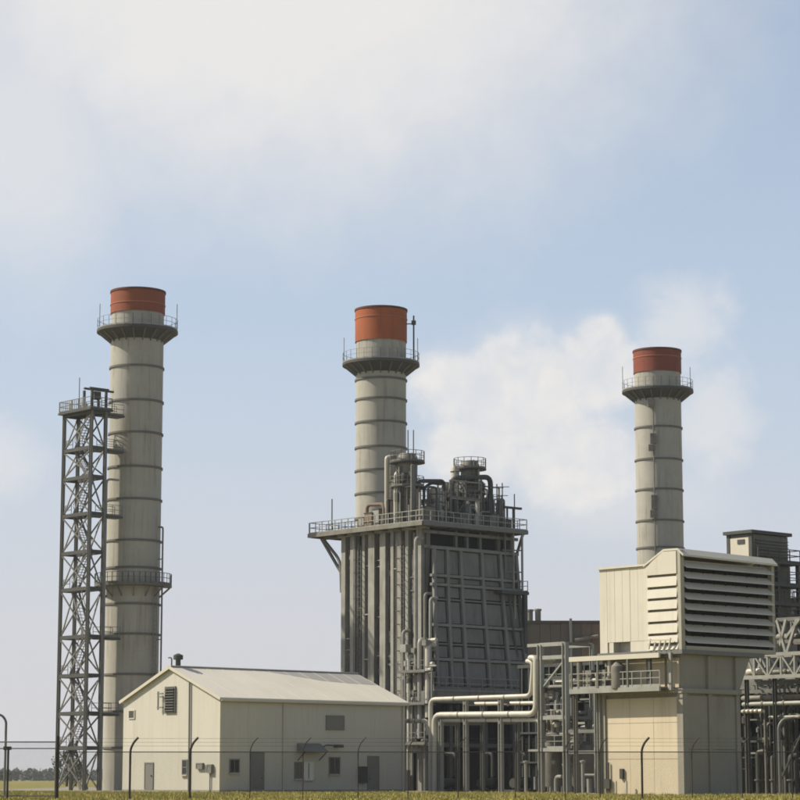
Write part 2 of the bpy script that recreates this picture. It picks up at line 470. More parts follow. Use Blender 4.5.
def foliage(n, centers, radii, leaf):
    V = []
    for (c, rad) in zip(centers, radii):
        m_ = int(n * rad ** 2)
        d = rng.normal(0, 1, (m_, 3)); d /= np.linalg.norm(d, axis=1)[:, None]
        p = np.array(c) + d * rad * rng.uniform(.45, 1.05, m_)[:, None]
        a = rng.normal(0, 1, (m_, 3)); a /= np.linalg.norm(a, axis=1)[:, None]
        b_ = np.cross(a, rng.normal(0, 1, (m_, 3))); b_ /= np.linalg.norm(b_, axis=1)[:, None]
        s = leaf * rng.uniform(.6, 1.4, m_)[:, None]
        V.append(np.stack([p - a * s, p + b_ * s * .8, p + a * s, p - b_ * s * .8], 1).reshape(-1, 3))
    V = np.concatenate(V); V[:, 2] = np.maximum(V[:, 2], .02)
    b2 = MB(); b2.v = [tuple(q) for q in V]; b2.f = [(i, i + 1, i + 2, i + 3) for i in range(0, len(V), 4)]; b2.sm = [False] * len(b2.f)
    return b2


# far wood along the horizon
cs, rs = [], []
xx = -700
while xx < 700:
    h = random.uniform(5.0, 7.5); cs.append((xx, 1500 + random.uniform(-30, 30), h * .5)); rs.append(h * .58); xx += random.uniform(1.6, 3.2)
tag(kind(foliage(5, cs, rs, 1.1).build('far_wood', 'leaf'), 'stuff'), 'low dark line of far trees along the horizon', 'wood')


def tree(label, px, D, h, wd, seed):
    random.seed(seed)
    t = thing('field_tree', label, 'tree', (ray_x(px, D, 3), D, 0), 0, 'trees beyond the field')
    tr = MB(); tr.tube([(0, 0, -.1), (.1, 0, h * .25), (-.05, .1, h * .5), (.05, 0, h * .8)], [h * .035, h * .028, h * .02, h * .008], 8)
    for k in range(6):
        a = k * 1.1; z0 = h * (.2 + .08 * k)
        tr.tube([(0, 0, z0), (math.cos(a) * wd * .25, math.sin(a) * wd * .25, z0 + h * .14), (math.cos(a) * wd * .42, math.sin(a) * wd * .4, z0 + h * .22)], [h * .014, h * .01, h * .004], 6)
    tr.build('trunk', 'bark', t)
    cc, rr = [], []
    for k in range(26):
        a = random.uniform(0, 6.28); q = random.random() ** .5; z = random.uniform(.18, .93)
        sp = wd * .5 * math.sin(math.pi * min(1, z * .85 + .12)) ** .6
        cc.append((math.cos(a) * q * sp, math.sin(a) * q * sp, z * h)); rr.append(random.uniform(.09, .17) * h)
    foliage(90, cc, rr, .13).build('crown', 'leaf', t)
tree('rounded grey green tree seen behind the stair tower foot', 67, 380, 5.8, 4.2, 3)
tree('smaller grey green tree just right of the stair tower leg', 76, 400, 4.4, 3.6, 5)
tree('dark low tree on the field edge near the lamp post', 4, 620, 3.6, 5.0, 9)

# ================================================================== STACKS
def stack(label, px, D, top_py, red_py, plat_py, band_pys, seam=None, cap='red'):
    X0 = ray_x(px, D, 45)
    ztop, zred, zpl = ray_z(top_py, D), ray_z(red_py, D), ray_z(plat_py, D)
    t = thing('exhaust_stack', label, 'exhaust stack', (X0, D, 0), 0, 'exhaust stacks of the power plant')
    r = 2.78
    b_ = MB(); b_.lathe([(r, -.1), (r, zred + .05)], 72); b_.build('shell', 'stack', t)
    b_ = MB(); b_.lathe([(r + .10, zred), (r + .10, ztop - .22)], 72); b_.lathe([(r - .12, ztop - .1), (r - .12, zred + .3)], 72)
    c = b_.build('cap', cap, t)
    b_ = MB(); b_.lathe([(r + .10, ztop - .225), (r + .17, ztop - .21), (r + .17, ztop), (r - .12, ztop), (r - .12, ztop - .12)], 72); b_.build('rim', 'rim', c)
    b_ = MB(); b_.lathe([(r - .125, zred + .2), (.05, zred + .2)], 48); b_.build('flue_throat', 'soot', t)
    if seam:
        z = ray_z(seam, D); b_ = MB(); b_.lathe([(r + .10, z - .06), (r + .15, z - .05), (r + .15, z + .05), (r + .10, z + .06)], 72); b_.build('seam_ring', 'redl', c)
    for y in band_pys:
        z = ray_z(y, D); b_ = MB(); b_.lathe([(r - .01, z - .11), (r + .13, z - .10), (r + .13, z + .10), (r - .01, z + .11)], 72); b_.build('stiffener_ring', 'band', t)
    # platform with flared skirt
    R2 = 4.28
    b_ = MB(); b_.lathe([(r - .01, zpl - 1.2), (R2 - .25, zpl - .32), (R2 - .02, zpl - .3), (R2, zpl - .28), (R2, zpl), (r, zpl)], 72)
    p = b_.build('platform', 'dsteel', t)
    for k in range(20):
        a = 2 * math.pi * k / 20
        bb = MB(); ca, sa = math.cos(a), math.sin(a); th = .05
        P = [(r, zpl - 1.45), (R2 - .2, zpl - .38), (r, zpl - .38)]
        vs = [(q * ca - s * th * sa, q * sa + s * th * ca, z) for s in (-1, 1) for q, z in P]
        bb.add(vs, [(0, 1, 2), (5, 4, 3), (0, 3, 4, 1), (1, 4, 5, 2), (2, 5, 3, 0)])
        bb.build('bracket', 'steel', p)
    n = 28
    railing([(4.22 * math.cos(2 * math.pi * k / n), 4.22 * math.sin(2 * math.pi * k / n), zpl) for k in range(n)], 'lsteel', p, 1.15, True, 9, .036)
    for a in (2.95, .25):
        rod('mast', (4.2 * math.cos(a), 4.2 * math.sin(a), zpl), (4.2 * math.cos(a), 4.2 * math.sin(a), zpl + 3.1), .035, 'steel', t)
    return t, r, zpl, ztop, zred


Y1 = 250
s1, r1_, zp1, zt1, zr1 = stack('tallest looking grey stack with red cap, beside the lattice stair tower', 137, Y1, 292, 315, 331,
    (369, 403, 435, 469, 501, 542, 569, 605, 635, 675, 712, 748), seam=306)
# mid platform, ladder and pipe on the first stack
zm = ray_z(585, Y1)
b_ = MB(); a0, a1, n = R(175), R(380), 24
arc = [a0 + (a1 - a0) * k / n for k in range(n + 1)]
vs = []
for z in (zm - .25, zm):
    for rr in (r1_ + .02, r1_ + 1.25): vs += [(rr * math.cos(a), rr * math.sin(a), z) for a in arc]
N1 = n + 1; fs = []
for k in range(n):
    fs += [(k, k + 1, N1 + k + 1, N1 + k), (2 * N1 + k, 3 * N1 + k, 3 * N1 + k + 1, 2 * N1 + k + 1), (N1 + k, N1 + k + 1, 3 * N1 + k + 1, 3 * N1 + k), (k, 2 * N1 + k, 2 * N1 + k + 1, k + 1)]
fs += [(0, N1, 3 * N1, 2 * N1), (n, 2 * N1 + n, 3 * N1 + n, N1 + n)]
b_.add(vs, fs); mp_ = b_.build('mid_platform', 'band', s1)
railing([((r1_ + 1.2) * math.cos(a), (r1_ + 1.2) * math.sin(a), zm) for a in arc], 'steel', mp_, 1.1, False, 9, .06)
for k in range(0, n + 1, 3):
    a = arc[k]; beam('bracket', (r1_ * math.cos(a), r1_ * math.sin(a), zm - 1.3), ((r1_ + 1.15) * math.cos(a), (r1_ + 1.15) * math.sin(a), zm - .26), .12, 'steel', mp_)
ang = R(-18); ux, uy = math.cos(ang), math.sin(ang)
zc = ray_z(528, Y1)
pipe('conduit', [(r1_ * ux, r1_ * uy, zc), ((r1_ + .5) * ux, (r1_ + .5) * uy, zc), ((r1_ + .5) * ux, (r1_ + .5) * uy, 2)], .10, 'steel', s1, 8, .4)
ladder('ladder', ((r1_ + .30) * math.cos(R(-35)), (r1_ + .30) * math.sin(R(-35)), 8), zm, (math.cos(R(55)), math.sin(R(55))), 'steel', s1, False)
for z in (ray_z(640, Y1), ray_z(690, Y1), ray_z(560, Y1)): beam('conduit_clamp', (r1_ * ux, r1_ * uy, z), ((r1_ + .55) * ux, (r1_ + .55) * uy, z), .1, 'steel', s1)

s2, r2_, zp2, zt2, zr2 = stack('grey stack with orange red cap rising behind the boiler platform', 381, 262, 310, 343, 364,
    (381, 401, 424, 449, 472, 495, 520), seam=320, cap='red2')
a = R(-12)
rod('beacon_pole', (3.7 * math.cos(a), 3.7 * math.sin(a), zp2), (3.7 * math.cos(a), 3.7 * math.sin(a), ray_z(317, 262)), .09, 'dsteel', s2)
box('beacon', 3.7 * math.cos(a) - .25, 3.7 * math.cos(a) + .25, 3.7 * math.sin(a) - .2, 3.7 * math.sin(a) + .2, ray_z(326, 262), ray_z(322, 262), 'dsteel', s2)
rod('beacon_bracket', (2.9 * math.cos(a), 2.9 * math.sin(a), ray_z(325, 262)), (3.7 * math.cos(a), 3.7 * math.sin(a), ray_z(325, 262)), .06, 'dsteel', s2)

s3, r3_, zp3, zt3, zr3 = stack('grey stack with dark red cap rising behind the louvred air filter house', 658, 285, 351, 374, 391,
    (429, 461, 491, 522, 549, 580, 610), seam=359, cap='red3')
a = R(-108); ca, sa = math.cos(a), math.sin(a)
b_ = MB(); b_.tube([((r3_ + .12) * ca, (r3_ + .12) * sa, ray_z(560, 285)), ((r3_ + .12) * ca, (r3_ + .12) * sa, zp3 - 1.2)], .07, 8); b_.build('conduit', 'vessel', s3)
for y0, y1 in ((437, 447), (448, 454), (498, 512), (513, 520), (403, 410)):
    z0, z1 = ray_z(y1, 285), ray_z(y0, 285); q = r3_ + .3; o = random.uniform(-.35, .1)
    bb = MB(); bb.bar((q * ca + o * -sa, q * sa + o * ca, z0), (q * ca + o * -sa, q * sa + o * ca, z1), .5, .7); bb.build('instrument_box', 'vessel', s3)

# ================================================================== STAIR TOWER beside the first stack
FT = Frame(84, 243)
tw = thing('stair_tower', 'tall open lattice steel stair tower left of the tallest stack', 'stair tower', FT.loc, TH)
LV = FT.sy(57.5, 5); LU = FT.sx(99.5, 5)
lev = [0] + [FT.sz(y, 0, 0) for y in (748, 713, 675, 636, 588, 551, 513, 476, 447, 411)]
ztop = lev[-1]
for (x, y) in ((0, 0), (0, LV), (LU, 0), (LU, LV)):
    beam('column', (x, y, 0), (x, y, ztop + .1), .30, 'steel', tw, sec='h')
for i, z in enumerate(lev[1:]):
    deep = .36
    beam('tie_beam', (0, .17, z), (0, LV - .17, z), .22, 'dsteel', tw, deep); beam('tie_beam', (LU, .17, z), (LU, LV - .17, z), .22, 'dsteel', tw, deep)
    beam('tie_beam', (.17, 0, z), (LU - .17, 0, z), .22, 'dsteel', tw, deep); beam('tie_beam', (.17, LV, z), (LU - .17, LV, z), .22, 'dsteel', tw, deep)
for i, (z0, z1) in enumerate(zip(lev, lev[1:])):
    a, c = z0 + .25, z1 - .25
    for x in (0, LU):
        beam('brace', (x - .03, .2, a), (x - .03, LV - .2, c), .12, 'steel', tw); beam('brace', (x + .03, LV - .2, a), (x + .03, .2, c), .12, 'steel', tw)
    if i % 2 == 0: beam('brace', (.2, 0, a), (LU - .2, 0, c), .12, 'steel', tw)
    else: beam('brace', (LU - .2, 0, a), (.2, 0, c), .12, 'steel', tw)
    beam('brace', (.2, LV, a), (LU - .2, LV, c), .12, 'steel', tw)
    # landing and stair flight inside
    yl = (.2, 1.3) if i % 2 else (LV - 1.3, LV - .2)
    d = box('landing', .18, LU - .18, yl[0], yl[1], z1 - .02, z1 + .06, 'grate', tw)
    railing([(.2, yl[0], z1 + .06), (.2, yl[1], z1 + .06)], 'steel', d, 1.05, False, 1.2, .05)
    sb = MB(); y0, y1 = (LV - 1.3, 1.3) if i % 2 else (1.3, LV - 1.3)
    for xs in (LU * .25, LU * .75): sb.bar((xs, y0, z0 + .1), (xs, y1, z1), .06, .26)
    ns = 14
    for k in range(ns):
        f_ = (k + .5) / ns; y = y0 + (y1 - y0) * f_; z = z0 + .1 + (z1 - z0 - .1) * f_; sb.box(LU * .25, LU * .75, y - .1, y + .1, z - .02, z + .02)
    for xs in (LU * .25, LU * .75): sb.bar((xs, y0, z0 + 1.1), (xs, y1, z1 + 1.0), .05)
    sb.build('stair_flight', 'steel', tw)
    # bridge to the stack on every second level
    if i in (1, 3, 6, 8, 9):
        bq = box('bridge_deck', LU, LU + 2.6, .3, 1.7, z1 - .22, z1 - .02, 'dsteel', tw)
        for yy in (.34, 1.66): railing([(LU + .1, yy, z1 - .02), (LU + 2.5, yy, z1 - .02)], 'steel', bq, 1.1, False, 1.2, .05)
td = box('top_deck', -.5, LU + .6, -.5, LV + .5, ztop + .1, ztop + .3, 'dsteel', tw)
railing([(-.4, -.4, ztop + .3), (-.4, LV + .4, ztop + .3), (LU + .5, LV + .4, ztop + .3), (LU + .5, -.4, ztop + .3)], 'steel', td, 1.15, True, 1.1, .06)
# sheet screen on the left rail and hoist frame above
bb = MB()
for k in range(15): y = .5 + (LV - .3) * k / 14; bb.bar((-.45, y, ztop + .35), (-.45, y, ztop + 1.4), .055)
bb.build('mesh_panel', 'lsteel', tw)
hz = FT.sz(389)
for (x, y) in ((0, 0), (LU, 0), (0, 1.4), (LU, 1.4)): beam('hoist_post', (x, y, ztop + .3), (x, y, hz), .22, 'dsteel', tw)
beam('hoist_beam', (-.5, .7, hz + .1), (LU + 1.4, .7, hz + .1), .2, 'dsteel', tw)
beam('hoist_beam', (-.3, 0, hz + .1), (LU + .3, 0, hz + .1), .2, 'dsteel', tw)
box('hoist_motor', .6, 1.4, .4, 1.0, hz - .9, hz - .1, 'dsteel', tw)
rod('antenna', (0, 2.3, ztop + .3), (0, 2.3, FT.sz(375)), .045, 'steel', tw)
# pipe riser that climbs inside the tower towards the stack
pipe('riser_pipe', [(LU + .9, .9, 0), (LU + .9, .9, lev[8]), (LU + 2.4, .9, lev[8])], .12, 'lsteel', tw, 10, .5)

# ================================================================== WHITE BUILDING
FB = Frame(220, 200, z=4)
LW, LL = FB.sy(123, 4), FB.sx(405, 4)
HE = FB.sz(698); HR = FB.sz(668, 0, LW / 2)
wb = thing('metal_shed', 'cream metal clad gable roofed shed in front of the plant', 'shed', FB.loc, TH)
T = .15
def prof_wall(x0, x1, m):
    b_ = MB(); P = [(0, 0), (LW, 0), (LW, HE), (LW / 2, HR), (0, HE)]
    vs = [(x0, y, z) for y, z in P] + [(x1, y, z) for y, z in P]
    b_.add(vs, [(0, 1, 2, 3, 4)[::-1], (5, 6, 7, 8, 9)] + [(i, (i + 1) % 5, 5 + (i + 1) % 5, 5 + i) for i in range(5)])
    return b_
gw = prof_wall(0, T, 'creamv').build('gable_wall', 'creamv', wb)
prof_wall(LL - T, LL, 'creamv').build('gable_wall', 'creamv', wb)
sw = box('side_wall', T + .003, LL - T - .003, 0.003, T, 0, HE - .03, 'cream', wb)
box('side_wall', T + .003, LL - T - .003, LW - T, LW - .003, 0, HE - .03, 'cream', wb)
def slope(y0, y1, name='roof_slope'):
    b_ = MB(); ov = .28; dzz = (HR - HE) / (LW / 2)
    ya = y0 + (-ov if y1 > y0 else ov); za = HE - ov * dzz
    P = [(ya, za + .02), (y1, HR + .02), (y1, HR + .16), (ya, za + .16)]
    vs = [(-.25, y, z) for y, z in P] + [(LL + .25, y, z) for y, z in P]
    fs = [(0, 1, 2, 3), (7, 6, 5, 4)] + [(i, 4 + i, 4 + (i + 1) % 4, (i + 1) % 4) for i in range(4)]
    if y1 < y0: fs = [q[::-1] for q in fs]
    b_.add(vs, fs); return b_.build(name, 'roof', wb)
rf = slope(0, LW / 2); slope(LW, LW / 2)
# standing seams on the visible slope
nrm = Vector((0, -(HR - HE), LW / 2)).normalized()
for k in range(1, 12):
    x = LL * k / 12
    beam('roof_seam', (x, -.26, HE - .26 * (HR - HE) / (LW / 2) + .18), (x, LW / 2 - .1, HR + .15), .03, 'roof', rf, .015)
# greyer sheets below the ridge on the far half
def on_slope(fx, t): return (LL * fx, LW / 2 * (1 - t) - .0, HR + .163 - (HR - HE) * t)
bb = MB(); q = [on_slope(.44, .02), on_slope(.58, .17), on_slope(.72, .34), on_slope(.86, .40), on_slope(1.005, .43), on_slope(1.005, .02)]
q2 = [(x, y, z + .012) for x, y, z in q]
bb.add(q + q2, [tuple(range(6)), tuple(range(6, 12))[::-1]] + [(i, 6 + i, 6 + (i + 1) % 6, (i + 1) % 6) for i in range(6)]); bb.build('grey_sheet', 'gsheet', rf)
beam('ridge_cap', (-.26, LW / 2, HR + .17), (LL + .26, LW / 2, HR + .17), .5, 'trim', wb, .08)
beam('gutter', (-.2, -.36, HE - .16), (LL + .2, -.36, HE - .16), .16, 'trim', wb, .16)
for yy in (0, ):
    b_ = MB(); b_.box(-.025, .28, -.028, .0, 0, HE - .35); b_.box(-.03, -.002, -.028, .28, 0, HE - .35); b_.build('corner_flashing', 'trim', wb)
for s in (0, 1):
    y0, y1 = (-.3, LW / 2) if s == 0 else (LW + .3, LW / 2)
    beam('barge_board', (-.27, y0, HE - .3 * (HR - HE) / (LW / 2) + .06), (-.27, y1, HR + .06), .04, 'trim', wb, .26)
b_ = MB(); b_.box(-.02, LL, -.06, 0, 0, .25); b_.box(-.06, -.02, -.06, LW, 0, .25); b_.build('plinth', 'conc_shade', wb)

def gable_item(name, x0, x1, y0, y1, m, d=.05, sub=None):           # pixel box on the gable wall
    zc = FB.sz((y0 + y1) / 2); ya, yb = FB.sy(x1, zc), FB.sy(x0, zc); yc = (ya + yb) / 2
    za, zb = FB.sz(y1, 0, yc), FB.sz(y0, 0, yc)
    fr = MB(); e = .09
    fr.box(-d - .03, -.001, ya - e, yb + e, zb, zb + e); fr.box(-d - .03, -.001, ya - e, yb + e, za - e, za)
    fr.box(-d - .03, -.001, ya - e, ya, za, zb); fr.box(-d - .03, -.001, yb, yb + e, za, zb)
    p = box(name, -d, -.001, ya, yb, za, zb, m, wb)
    fr.build('frame', sub or 'trim', p)
    if name == 'window':
        box('sill', -.2, -.001, ya - .15, yb + .15, za - .16, za - .09, 'trim', p); box('glazing_bar', -d - .02, -d + .001, ya, yb, (za + zb) / 2 - .03, (za + zb) / 2 + .03, 'doorg', p)
    return p, ya, yb, za, zb
def side_item(name, x0, x1, y0, y1, m, d=.05, sub=None):
    zc = FB.sz((y0 + y1) / 2); xa, xb = FB.sx(x0, zc), FB.sx(x1, zc); xc = (xa + xb) / 2
    za, zb = max(.06, FB.sz(y1, xc, 0)), FB.sz(y0, xc, 0)
    fr = MB(); e = .09
    fr.box(xa - e, xb + e, -d - .03, .002, zb, zb + e)
    if za > .3: fr.box(xa - e, xb + e, -d - .03, .002, za - e, za)
    fr.box(xa - e, xa, -d - .03, .002, za, zb); fr.box(xb, xb + e, -d - .03, .002, za, zb)
    p = box(name, xa, xb, -d, .002, za, zb, m, wb)
    fr.build('frame', sub or 'cream', p)
    if name == 'window':
        box('sill', xa - .15, xb + .15, -.2, .0, za - .16, za - .09, 'trim', p); box('glazing_bar', (xa + xb) / 2 - .03, (xa + xb) / 2 + .03, -d - .02, -d + .001, za, zb, 'doorg', p)
    return p, xa, xb, za, zb
gable_item('wall_vent', 129.5, 134.5, 711, 718, 'dsteel')
p, ya, yb, za, zb = gable_item('louvre_vent', 166.5, 175.5, 687.5, 712, 'dsteel', .12, 'doorg')
for k in range(9):
    z = za + (zb - za) * (k + .5) / 9; bb = MB(); bb.bar((-.2, ya, z), (-.2, yb, z), .16, .05); bb.build('louvre_blade', 'doorg', p)
bb = MB()
for z in (za + .4, za + 1.3, zb - .5): bb.bar((-.3, yb + .1, z), (-.3, yb + .9, z), .1, .12)
bb.bar((-.3, yb + .8, za + .2), (-.3, yb + .8, zb - .3), .1); bb.build('vent_bracket', 'doorg', wb)
p, ya, yb, za, zb = gable_item('door', 145.5, 153, 763.5, 788.5, 'doorg', .05, 'doorg'); box('handle', -.12, -.05, ya + .12, ya + .2, za + 1.0, za + 1.15, 'dsteel', p)
p, *_ = gable_item('window', 183, 187, 760.5, 774, 'glass', .04, 'doorg')
p, *_ = gable_item('meter_box', 198.5, 203.5, 764, 768, 'doorg', .2, 'doorg')
p, *_ = gable_item('utility_box', 209.5, 213, 765.5, 772, 'doorg', .25, 'doorg')
rod('conduit', (-.1, FB.sy(211, 2), .1), (-.1, FB.sy(211, 2), FB.sz(772)), .05, 'doorg', wb)
rod('downpipe', (-.12, FB.sy(190.5, 5), .1), (-.12, FB.sy(190.5, 8), FB.sz(678, 0, 4)), .075, 'doorg', wb)
# long side
side_item('window', 230, 238.5, 760, 772, 'glass', .04, 'doorg')
p, xa, xb, za, zb = side_item('door', 251, 263, 753, 791, 'doorg', .05, 'doorg'); box('handle', xb - .2, xb - .12, -.12, -.05, za + 1.0, za + 1.12, 'dsteel', p)
side_item('wall_louvre', 326.5, 343, 716.5, 729, 'doorg', .08, 'doorg')
side_item('window', 295, 302.5, 763, 778, 'brown', .05, 'doorg')
side_item('window', 304, 312, 763, 779, 'lit', .08, 'lit')
box('mullion', FB.sx(307.7, 2), FB.sx(308.5, 2), -.11, -.085, FB.sz(779, 8), FB.sz(763, 8), 'doorg', wb)
side_item('window', 329.5, 339, 758, 773.5, 'glass', .04, 'doorg')
side_item('meter_cabinet', 358.5, 364.5, 767.5, 782, 'dsteel', .3, 'dsteel')
p, xa, xb, za, zb = side_item('door', 368, 378, 757, 791, 'doorg', .05, 'doorg'); box('handle', xa + .1, xa + .18, -.12, -.05, za + 1.0, za + 1.12, 'dsteel', p)
xa, xb = FB.sx(297, 4), FB.sx(320, 4); zc_ = FB.sz(748.5, 9)
bb = MB(); bb.hexa([(xa, -1.1, zc_ - .3), (xb, -1.1, zc_ - .3), (xb, 0, zc_ - .2), (xa, 0, zc_ - .2), (xa, -1.1, zc_ - .18), (xb, -1.1, zc_ - .18), (xb, 0, zc_ + .45), (xa, 0, zc_ + .45)]); cp = bb.build('door_canopy', 'doorg', wb)
for x in (xa + .1, xb - .1): beam('canopy_strut', (x, 0, zc_ - 1.0), (x, -1.0, zc_ - .3), .06, 'dsteel', cp)
xa, xb = FB.sx(322, 4), FB.sx(334, 4); pipe('wall_lamp_arm', [(xa, 0, zc_), (xa, -.5, zc_ + .3), (xb, -.5, zc_ + .25)], .06, 'dsteel', wb, 8); box('wall_lamp', xb - .3, xb + .5, -.7, -.3, zc_ + .1, zc_ + .35, 'dsteel', wb)
rod('downpipe', (FB.sx(283, 4), -.1, .1), (FB.sx(283, 4), -.1, HE - .3), .06, 'cream', wb)
for k in range(1, 7): box('cladding_lap', LL * k / 7 - .02, LL * k / 7 + .02, -.012, .002, .25, HE - .32, 'cream', wb)
rod('downpipe', (LL - .3, -.1, .1), (LL - .3, -.1, HE - .3), .07, 'trim', wb)
yv = FB.sy(173, HR, .6)
rv = thing('ridge_ventilator', 'small dark ventilator standing on the near end of the shed ridge', 'ventilator', (*FB.w(.7, LW / 2), HR + .2), TH)
bb = MB(); bb.lathe([(.22, 0), (.22, .5), (.42, .55), (.42, .9), (.1, 1.05)], 16); bb.build('cowl', 'dsteel', rv)
pipe('pipe', [(-.5, .25, 0), (-.5, .25, .7), (-.5, .7, .7)], .06, 'dsteel', rv, 8, .2)

# ================================================================== HEAT RECOVERY BOILER
FH = Frame(424, 235, z=20)
zb0 = FH.sz(523)                          # deck level
LV2 = FH.sy(341, 18); LU2 = FH.sx(516, 22)
bo = thing('heat_recovery_boiler', 'huge grey boiler with columned left side, ribbed dark duct and railed roof deck', 'boiler', FH.loc, TH)
zlow = FH.sz(694)
# recessed casing wall panels between the columns, and columns proud of it
cols_px = [343.5, 354, 363.5, 372.5, 384, 393, 400, 407, 419]
ys = [FH.sy(p, 16) for p in cols_px]
box('casing_core', .95, LU2 - .4, .95, LV2 + .3, 4.2, zb0 - .5, 'casing', bo)
edges = [LV2 + .6] + ys[1:-1] + [.0]
for i in range(len(ys) - 1):
    a, c = ys[i + 1] + .02, ys[i] - .02
    for (z0, z1) in ((4.3, 9.5), (9.58, 15.0), (15.08, 20.4), (20.48, zb0 - .55)):
        o_ = random.uniform(-.04, .04); box('casing_panel', .66 + o_, .94, a + .03, c - .03, z0, z1, 'casing', bo)
for i, y in enumerate(ys):
    wdt = (.62, .50, .40, .62, .55, .42, .40, .50, .70)[i]; dp = random.uniform(.0, .14)
    beam('column', (.30 - dp, y, 0), (.30 - dp, y, zb0 - .45), .66, 'column', bo, wdt, sec='box')
    if i in (1, 3, 4, 6):                 # flange plate that makes the column read as a built-up section
        box('column_flange', -.10 - dp, -.03 - dp, y - wdt * .75, y + wdt * .75, 0, zb0 - .6, 'column', bo)
for i, p in enumerate((348.5, 367.5, 378.5, 389, 396.5, 412)):
    y = FH.sy(p, 16); pipe('downcomer_pipe', [(.42, y, 1.0 + i * .6), (.42, y, zb0 - .8)], (.2, .16, .24, .2, .15, .22)[i], ('vessel', 'column', 'pipe', 'vessel', 'pipe', 'vessel')[i], bo, 12)
for py in (560, 604, 650, 705):
    z = FH.sz(py); j = random.randrange(0, 5)
    beam('girt', (.55, ys[-1], z), (.55, ys[0], z), .25, 'column', bo, .22)
    beam('tie_stub', (-.05, ys[j + 2], z - .6), (-.05, ys[j + 1], z - .6), .14, 'lsteel', bo, .12)
random.seed(91)
for k in range(60):
    i = random.randrange(0, 8); z = random.uniform(9, zb0 - 1.5); y0, y1 = ys[i], ys[i + 1]
    if k % 3 == 0: beam('pipe_bracket', (.1, y0, z), (.1, y1, z), .07, random.choice(['lsteel', 'steel', 'column']), bo, .10)
    elif k % 3 == 1:
        y = y1 + (y0 - y1) * random.uniform(.25, .75); L = random.uniform(1.5, 6); rod('impulse_line', (.25, y, max(5, z - L)), (.25, y, z), random.uniform(.04, .09), random.choice(['lsteel', 'steel', 'rust', 'column']), bo)
    else:
        y = y1 + (y0 - y1) * .5; q = random.uniform(.12, .25); box('terminal_box', .2, .64, y - q, y + q, z, z + q * 3, random.choice(['vessel', 'lsteel', 'dsteel']), bo)
for y, z0 in ((ys[2] + .55, 5), (ys[6] - .4, 6)): ladder('ladder', (-.12, y, z0), zb0 - 1.5, (0, 1), 'steel', bo, True, (-1, 0))
beam('head_beam', (.2, -.3, zb0 - .30), (.2, LV2 + .5, zb0 - .30), .5, 'lsteel', bo, .45)
# right hand body, above and beside the inclined duct
zd_t, zd_b = FH.sz(547), FH.sz(688)
for x, wv in ((FH.sx(429, 24), .5), (FH.sx(458, 24), .3), (FH.sx(469, 24), .3), (FH.sx(482, 24), .3), (FH.sx(500, 24), .4), (FH.sx(513, 24), .5)):
    beam('column', (x, .35, 0), (x, .35, zb0 - .4), wv, 'duct', bo, sec='h')
for py in (531, 546): beam('girt', (.2, .1, FH.sz(py)), (LU2 + .3, .1, FH.sz(py)), .3, 'ductrib', bo, .3)
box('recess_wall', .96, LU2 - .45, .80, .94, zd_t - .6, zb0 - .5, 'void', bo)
# inclined inlet duct with rib grid
du = thing('inlet_duct', 'dark grey sloping duct with a grid of ribs on the boiler right side', 'duct', FH.loc, TH)
xt0, xt1 = FH.sx(431, 23, 0), FH.sx(514, 23, 0); xb0, xb1 = FH.sx(441, 10, -1.6) - .9, FH.sx(526, 10, -1.6)
def dp_(s, t, o=0.0):                     # s along the face, t downwards, o outwards
    y = -.1 - 1.7 * t ** 1.15; x = (xt0 + (xt1 - xt0) * s) * (1 - t) + (xb0 + (xb1 - xb0) * s) * t
    return Vector((x, y - o, zd_t + (zd_b - zd_t) * t))
bb = MB(); NS = 8; vs = []; fs = []
for k in range(NS + 1):
    t_ = k / NS; A, C = dp_(0, t_), dp_(1, t_); vs += [A, C, Vector((C.x, .7, C.z)), Vector((A.x, .7, A.z))]
for k in range(NS):
    o = k * 4
    for i in range(4): fs.append((o + i, o + 4 + i, o + 4 + (i + 1) % 4, o + (i + 1) % 4))
fs += [(0, 1, 2, 3), tuple(NS * 4 + i for i in (3, 2, 1, 0))]
bb.add(vs, fs); bb.build('duct_casing', 'void', du)  # near-black backing puts recess shade into the gaps between panels
vr = [0.012, .165, .325, .575, .80, 1.0]
hr = [.0, .20, .265, .37, .555, .69, .80, 1.0]
for s in vr:
    bb = MB()
    for k in range(6): bb.bar(dp_(s, k / 6, .17), dp_(s, (k + 1) / 6, .17), .30, .34)
    bb.build('vertical_rib', 'ductrib', du)
for j, t_ in enumerate(hr):
    maj = j not in (3, 5); q = .19 if maj else .08
    beam('horizontal_rib', dp_(0, t_, q) - Vector((.3, 0, 0)), dp_(1, t_, q) + Vector((.25, 0, 0)), .36 if maj else .16, 'ductrib' if maj else 'duct', du, .26 if maj else .16)
for s0, s1_ in zip(vr, vr[1:]):
    for t0, t1 in zip(hr, hr[1:]):
        o = random.uniform(.04, .10); e = .016
        P = [dp_(s0 + .034, t1 - e, o), dp_(s1_ - .026, t1 - e, o), dp_(s1_ - .026, t1 - e, .0), dp_(s0 + .034, t1 - e, .0),
             dp_(s0 + .034, t0 + e, o), dp_(s1_ - .026, t0 + e, o), dp_(s1_ - .026, t0 + e, 0), dp_(s0 + .034, t0 + e, 0)]
        bb = MB(); bb.hexa(P); bb.build('duct_panel', 'duct', du)
